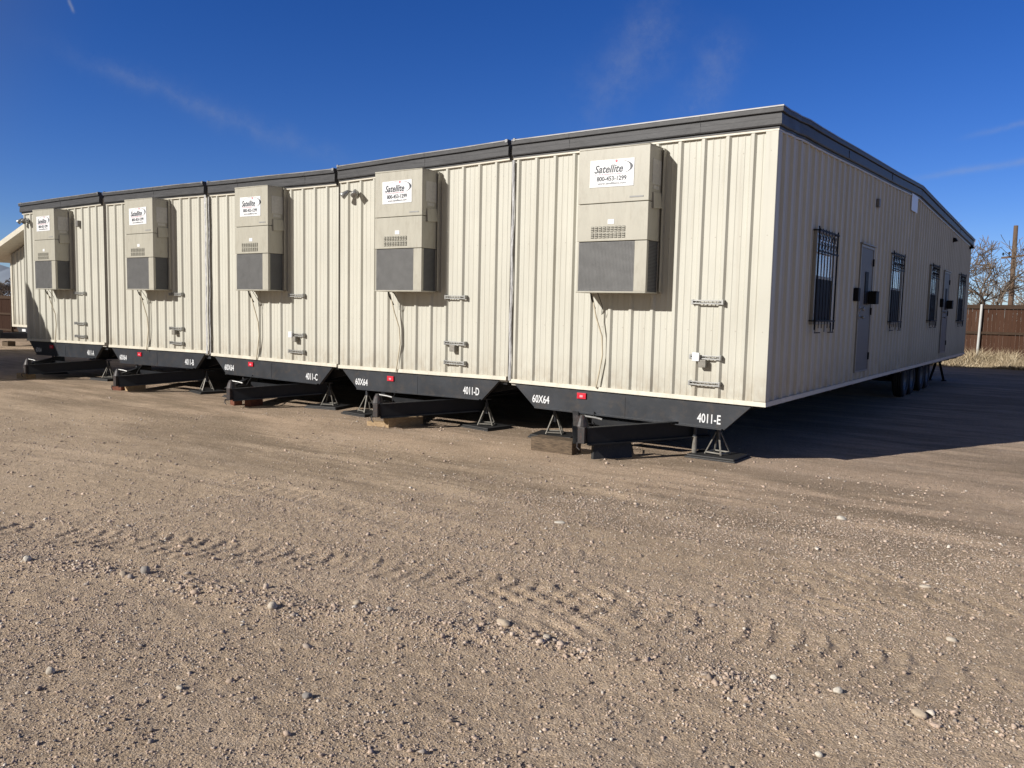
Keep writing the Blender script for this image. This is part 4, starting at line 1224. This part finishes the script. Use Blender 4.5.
me.vertices.add(len(co)); me.vertices.foreach_set('co', co.astype(np.float32).ravel())
li = np.concatenate([quads.ravel(), tris.ravel()]).astype(np.int32)
me.loops.add(len(li)); me.loops.foreach_set('vertex_index', li)
me.polygons.add(2 * n); me.polygons.foreach_set('loop_start', np.concatenate([np.arange(n) * 4, 4 * n + np.arange(n) * 3]).astype(np.int32))
me.materials.append(M['grass']); me.update(calc_edges=True)
go = bpy.data.objects.new('dry_grass', me); col.objects.link(go)
tag(go, 'strip of dry straw coloured grass along the foot of the board fence', 'grass', kind='stuff')

# ------------------------------------------------------------------ utility pole
pb = Vector((-1.50, 55.4, 0))
P = thing('utility_pole', pb, 'brown wooden utility pole with a crossarm standing behind the board fence', 'utility pole')
mb = MB(); mb.tube([pb, pb + Vector((-.02, 0, 4)), pb + Vector((-.05, 0, 8.2))], [.19, .165, .135], 14); mb.build('pole_shaft', [M['pole']], P, smooth=True)
mb = MB(); mb.bar(pb + Vector((-.75, -.22, 6.04)), pb + Vector((2.6, -.22, 6.40)), .10, .13); mb.bar(pb + Vector((-.45, -.22, 6.02)), pb + Vector((.0, -.2, 5.4)), .03, .05); mb.bar(pb + Vector((.75, -.22, 6.15)), pb + Vector((.1, -.2, 5.4)), .03, .05); mb.build('crossarm', [M['pole']], P)
for dx in (-.65, -.3, .62, 1.05, 1.7):
    q = pb + Vector((dx, -.22, 6.14 + (dx + .95) * .107)); mb = MB(); mb.lathe([(0, 0), (.03, 0), (.03, .08), (.075, .09), (.08, .14), (.05, .17), (.055, .21), (0, .23)], tuple(q), 'z', 10); mb.build('insulator', [M['black']], P)

# ------------------------------------------------------------------ bare trees
def bare_tree(x, y, h, seed, label, lean=0.0, spread=1.0, name='bare_tree', group=None, lim=5, base=0.16, tw=.011):
    T = thing(name, (x, y, 0), label, 'tree', group)
    r = random.Random(seed); trunk = MB(); crown = MB()
    def grow(p, d, length, rad, lvl):
        n = 4; pts = [p]; rs = [rad]
        for k in range(n):
            d = (d + Vector((r.gauss(0, .13), r.gauss(0, .13), r.gauss(.03, .09)))).normalized()
            p = p + d * length / n; pts.append(p); rs.append(max(tw, rad * (1 - .42 * (k + 1) / n)))
        (trunk if lvl <= 1 else crown).tube(pts, rs, 7 if lvl <= 1 else (5 if lvl < 3 else 3), cap=False)
        if lvl >= lim: return
        nb = r.choice((3, 3, 4)) if lvl else 4
        for k in range(nb):
            i = r.randint(2, n) if k else n
            ax = Vector((r.gauss(0, 1), r.gauss(0, 1), r.gauss(.1, .5))).normalized()
            ang = r.uniform(.35, .95) * spread
            nd = (d * math.cos(ang) + (ax - d * ax.dot(d)).normalized() * math.sin(ang)).normalized()
            if nd.z < -.15: nd.z *= -.5
            grow(pts[i], nd, length * r.uniform(.58, .82), rs[i] * r.uniform(.6, .8), lvl + 1)
    grow(Vector((x, y, -.05)), Vector((lean, 0, 1)).normalized(), h * .30, base, 0)
    trunk.build('trunk', [M['bark']], T, smooth=True); crown.build('crown', [M['twig']], T)
    return T
bare_tree(-3.3, 41.0, 8.6, 4, 'largest bare tree, leaning right from behind the fence beside the trailer end', .75, 1.05, base=.24, tw=.015)
bare_tree(-4.0, 43.5, 9.0, 15, 'bare tree half hidden behind the far corner of the near trailer', .25, 1.0, base=.2, tw=.014)
bare_tree(-.6, 60.5, 8.0, 9, 'low bare tree at the foot of the utility pole, behind the board fence', .1, 1.1, base=.2, tw=.016)
bare_tree(1.4, 50.0, 8.4, 23, 'bare tree to the right of the utility pole, behind the board fence', -.25, 1.0, base=.2, tw=.014)
bare_tree(-3.4, 66, 7.4, 31, 'distant bare tree seen low through the branches left of the utility pole', .0, 1.2, base=.22, tw=.016)
for i, (x, y, h) in enumerate([(-107, 37, 5.6), (-111, 36, 6.0), (-104, 39, 5.2), (-112, 42, 6.4), (-103, 33, 5.6), (-118, 38, 6.8), (-101, 40, 5.4), (-115, 34, 6.6)]):
    bare_tree(x, y, h, 50 + i, 'far bare tree in the dark thicket at the left edge, under the blue hills', 0, 1.2, group='far bare trees at the left edge', lim=5, base=.28, tw=.03)

# ------------------------------------------------------------------ light, sky, camera
SUN_DIR = Vector((.195, .41, -.225)).normalized()
elev = math.asin(-SUN_DIR.z); azim = math.atan2(-SUN_DIR.x, -SUN_DIR.y)
sd = bpy.data.lights.new('sun', 'SUN'); sd.energy = 5.0; sd.angle = R(.53); sd.color = (1.0, .96, .905)
so = bpy.data.objects.new('sun', sd); col.objects.link(so); so.location = (-30, -60, 40)
so.rotation_euler = SUN_DIR.to_track_quat('-Z', 'Y').to_euler()

w = bpy.data.worlds.new('World'); scene.world = w; w.use_nodes = True
nt = NT(w.node_tree); bg = w.node_tree.nodes['Background']
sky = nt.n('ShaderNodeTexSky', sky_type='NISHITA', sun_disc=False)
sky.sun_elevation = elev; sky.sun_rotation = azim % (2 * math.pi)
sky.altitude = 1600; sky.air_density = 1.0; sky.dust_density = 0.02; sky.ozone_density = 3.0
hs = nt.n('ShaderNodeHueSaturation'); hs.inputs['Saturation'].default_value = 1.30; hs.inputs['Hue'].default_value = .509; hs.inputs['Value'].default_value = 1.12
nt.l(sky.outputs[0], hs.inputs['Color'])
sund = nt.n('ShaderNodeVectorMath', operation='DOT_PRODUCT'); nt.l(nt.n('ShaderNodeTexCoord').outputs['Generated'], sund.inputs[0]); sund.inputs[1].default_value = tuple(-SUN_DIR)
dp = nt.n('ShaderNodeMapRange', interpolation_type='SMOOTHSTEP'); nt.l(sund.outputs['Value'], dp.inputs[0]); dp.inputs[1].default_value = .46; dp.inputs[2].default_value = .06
# sky shaped by sun angle: blue boosted opposite, dimmed grey sunward for neutral shade
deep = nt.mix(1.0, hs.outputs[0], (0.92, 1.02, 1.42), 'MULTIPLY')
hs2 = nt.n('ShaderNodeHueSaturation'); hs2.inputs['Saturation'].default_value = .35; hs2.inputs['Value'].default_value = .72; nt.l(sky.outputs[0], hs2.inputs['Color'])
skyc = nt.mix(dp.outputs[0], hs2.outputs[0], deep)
tc = nt.n('ShaderNodeTexCoord').outputs['Generated']
def dotp(v):
    nd = nt.n('ShaderNodeVectorMath', operation='DOT_PRODUCT'); nt.l(tc, nd.inputs[0]); nd.inputs[1].default_value = v
    return nd.outputs['Value']
def sstep(x, a, b):
    nd = nt.n('ShaderNodeMapRange', interpolation_type='SMOOTHSTEP'); nt.l(x, nd.inputs[0]); nd.inputs[1].default_value = a; nd.inputs[2].default_value = b
    return nd.outputs[0]
wisps = None
def streak(a, b, wdt, amt, nsc, contrast=(.4, .75), skew=0.0):
    global wisps
    a = Vector(a).normalized(); b = Vector(b).normalized()
    nrm = a.cross(b).normalized(); t = (b - a).normalized(); ta, tb = a.dot(t), b.dot(t); L = tb - ta
    d = dotp(nrm); al = dotp(t)
    nz = nt.n('ShaderNodeTexNoise'); nt.l(tc, nz.inputs['Vector']); nz.inputs['Scale'].default_value = nsc; nz.inputs['Detail'].default_value = 9; nz.inputs['Roughness'].default_value = .68
    d2 = nt.math('ADD', d, nt.math('MULTIPLY', nt.math('SUBTRACT', nz.outputs['Fac'], .5), wdt * 3.2))
    g = nt.math('EXPONENT', nt.math('MULTIPLY', nt.math('POWER', nt.math('MULTIPLY', nt.math('ABSOLUTE', d2), 1 / wdt), 2.0), -1.0))
    win = nt.math('MULTIPLY', sstep(al, ta - L * .1, ta + L * .35), sstep(al, tb + L * .1, tb - L * .3))
    n2 = nt.n('ShaderNodeTexNoise'); nt.l(tc, n2.inputs['Vector']); n2.inputs['Scale'].default_value = nsc * 2.6; n2.inputs['Detail'].default_value = 9; n2.inputs['Roughness'].default_value = .66
    m = nt.math('MULTIPLY', nt.math('MULTIPLY', g, win), nt.math('MULTIPLY', sstep(n2.outputs['Fac'], contrast[0] - .15, contrast[1]), amt))
    wisps = m if wisps is None else nt.math('ADD', wisps, m)
streak((-.885, .405, .262), (-.70, .69, .155), .012, .11, 14)
streak((-.87, .44, .25), (-.77, .60, .19), .006, .09, 22)
streak((-.50, .84, .20), (-.40, .85, .36), .030, .20, 9)
streak((-.395, .885, .20), (-.345, .885, .32), .026, .18, 10)
streak((-.175, .97, .148), (.0, .985, .168), .0035, .22, 20, (.2, .6))
streak((-.125, .97, .187), (.0, .98, .21), .003, .18, 20, (.2, .6))
streak((-.853, .427, .300), (-.850, .432, .285), .0014, .35, 40, (.1, .4))
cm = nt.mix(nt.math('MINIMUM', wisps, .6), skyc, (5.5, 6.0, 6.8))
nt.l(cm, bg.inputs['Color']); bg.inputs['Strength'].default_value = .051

f_px, yaw, pit, rol = 816.305, R(-35.264), R(-5.19), R(1.233)
fw = Vector((math.sin(yaw) * math.cos(pit), math.cos(yaw) * math.cos(pit), math.sin(pit)))
r0 = Vector((math.cos(yaw), -math.sin(yaw), 0)); u0 = r0.cross(fw)
rt = r0 * math.cos(rol) + u0 * math.sin(rol); up = -r0 * math.sin(rol) + u0 * math.cos(rol)
cd = bpy.data.cameras.new('camera'); cd.sensor_width = 36; cd.sensor_fit = 'HORIZONTAL'; cd.lens = f_px / 1024 * 36; cd.clip_start = .05; cd.clip_end = 6000
cam = bpy.data.objects.new('camera', cd); col.objects.link(cam)
cam.matrix_world = Matrix(((rt.x, up.x, -fw.x, 3.133), (rt.y, up.y, -fw.y, -9.612), (rt.z, up.z, -fw.z, 1.821), (0, 0, 0, 1)))
scene.camera = cam

vs_ = scene.view_settings
vs_.view_transform = 'Standard'; vs_.look = 'None'; vs_.exposure = 0.32; vs_.gamma = 1.0; vs_.use_curve_mapping = False
scene.render.resolution_x = 1024; scene.render.resolution_y = 768
scene.cycles.use_denoising = True
scene.cycles.denoiser = 'OPENIMAGEDENOISE'; scene.cycles.denoising_prefilter = 'ACCURATE'
scene.cycles.max_bounces = 6
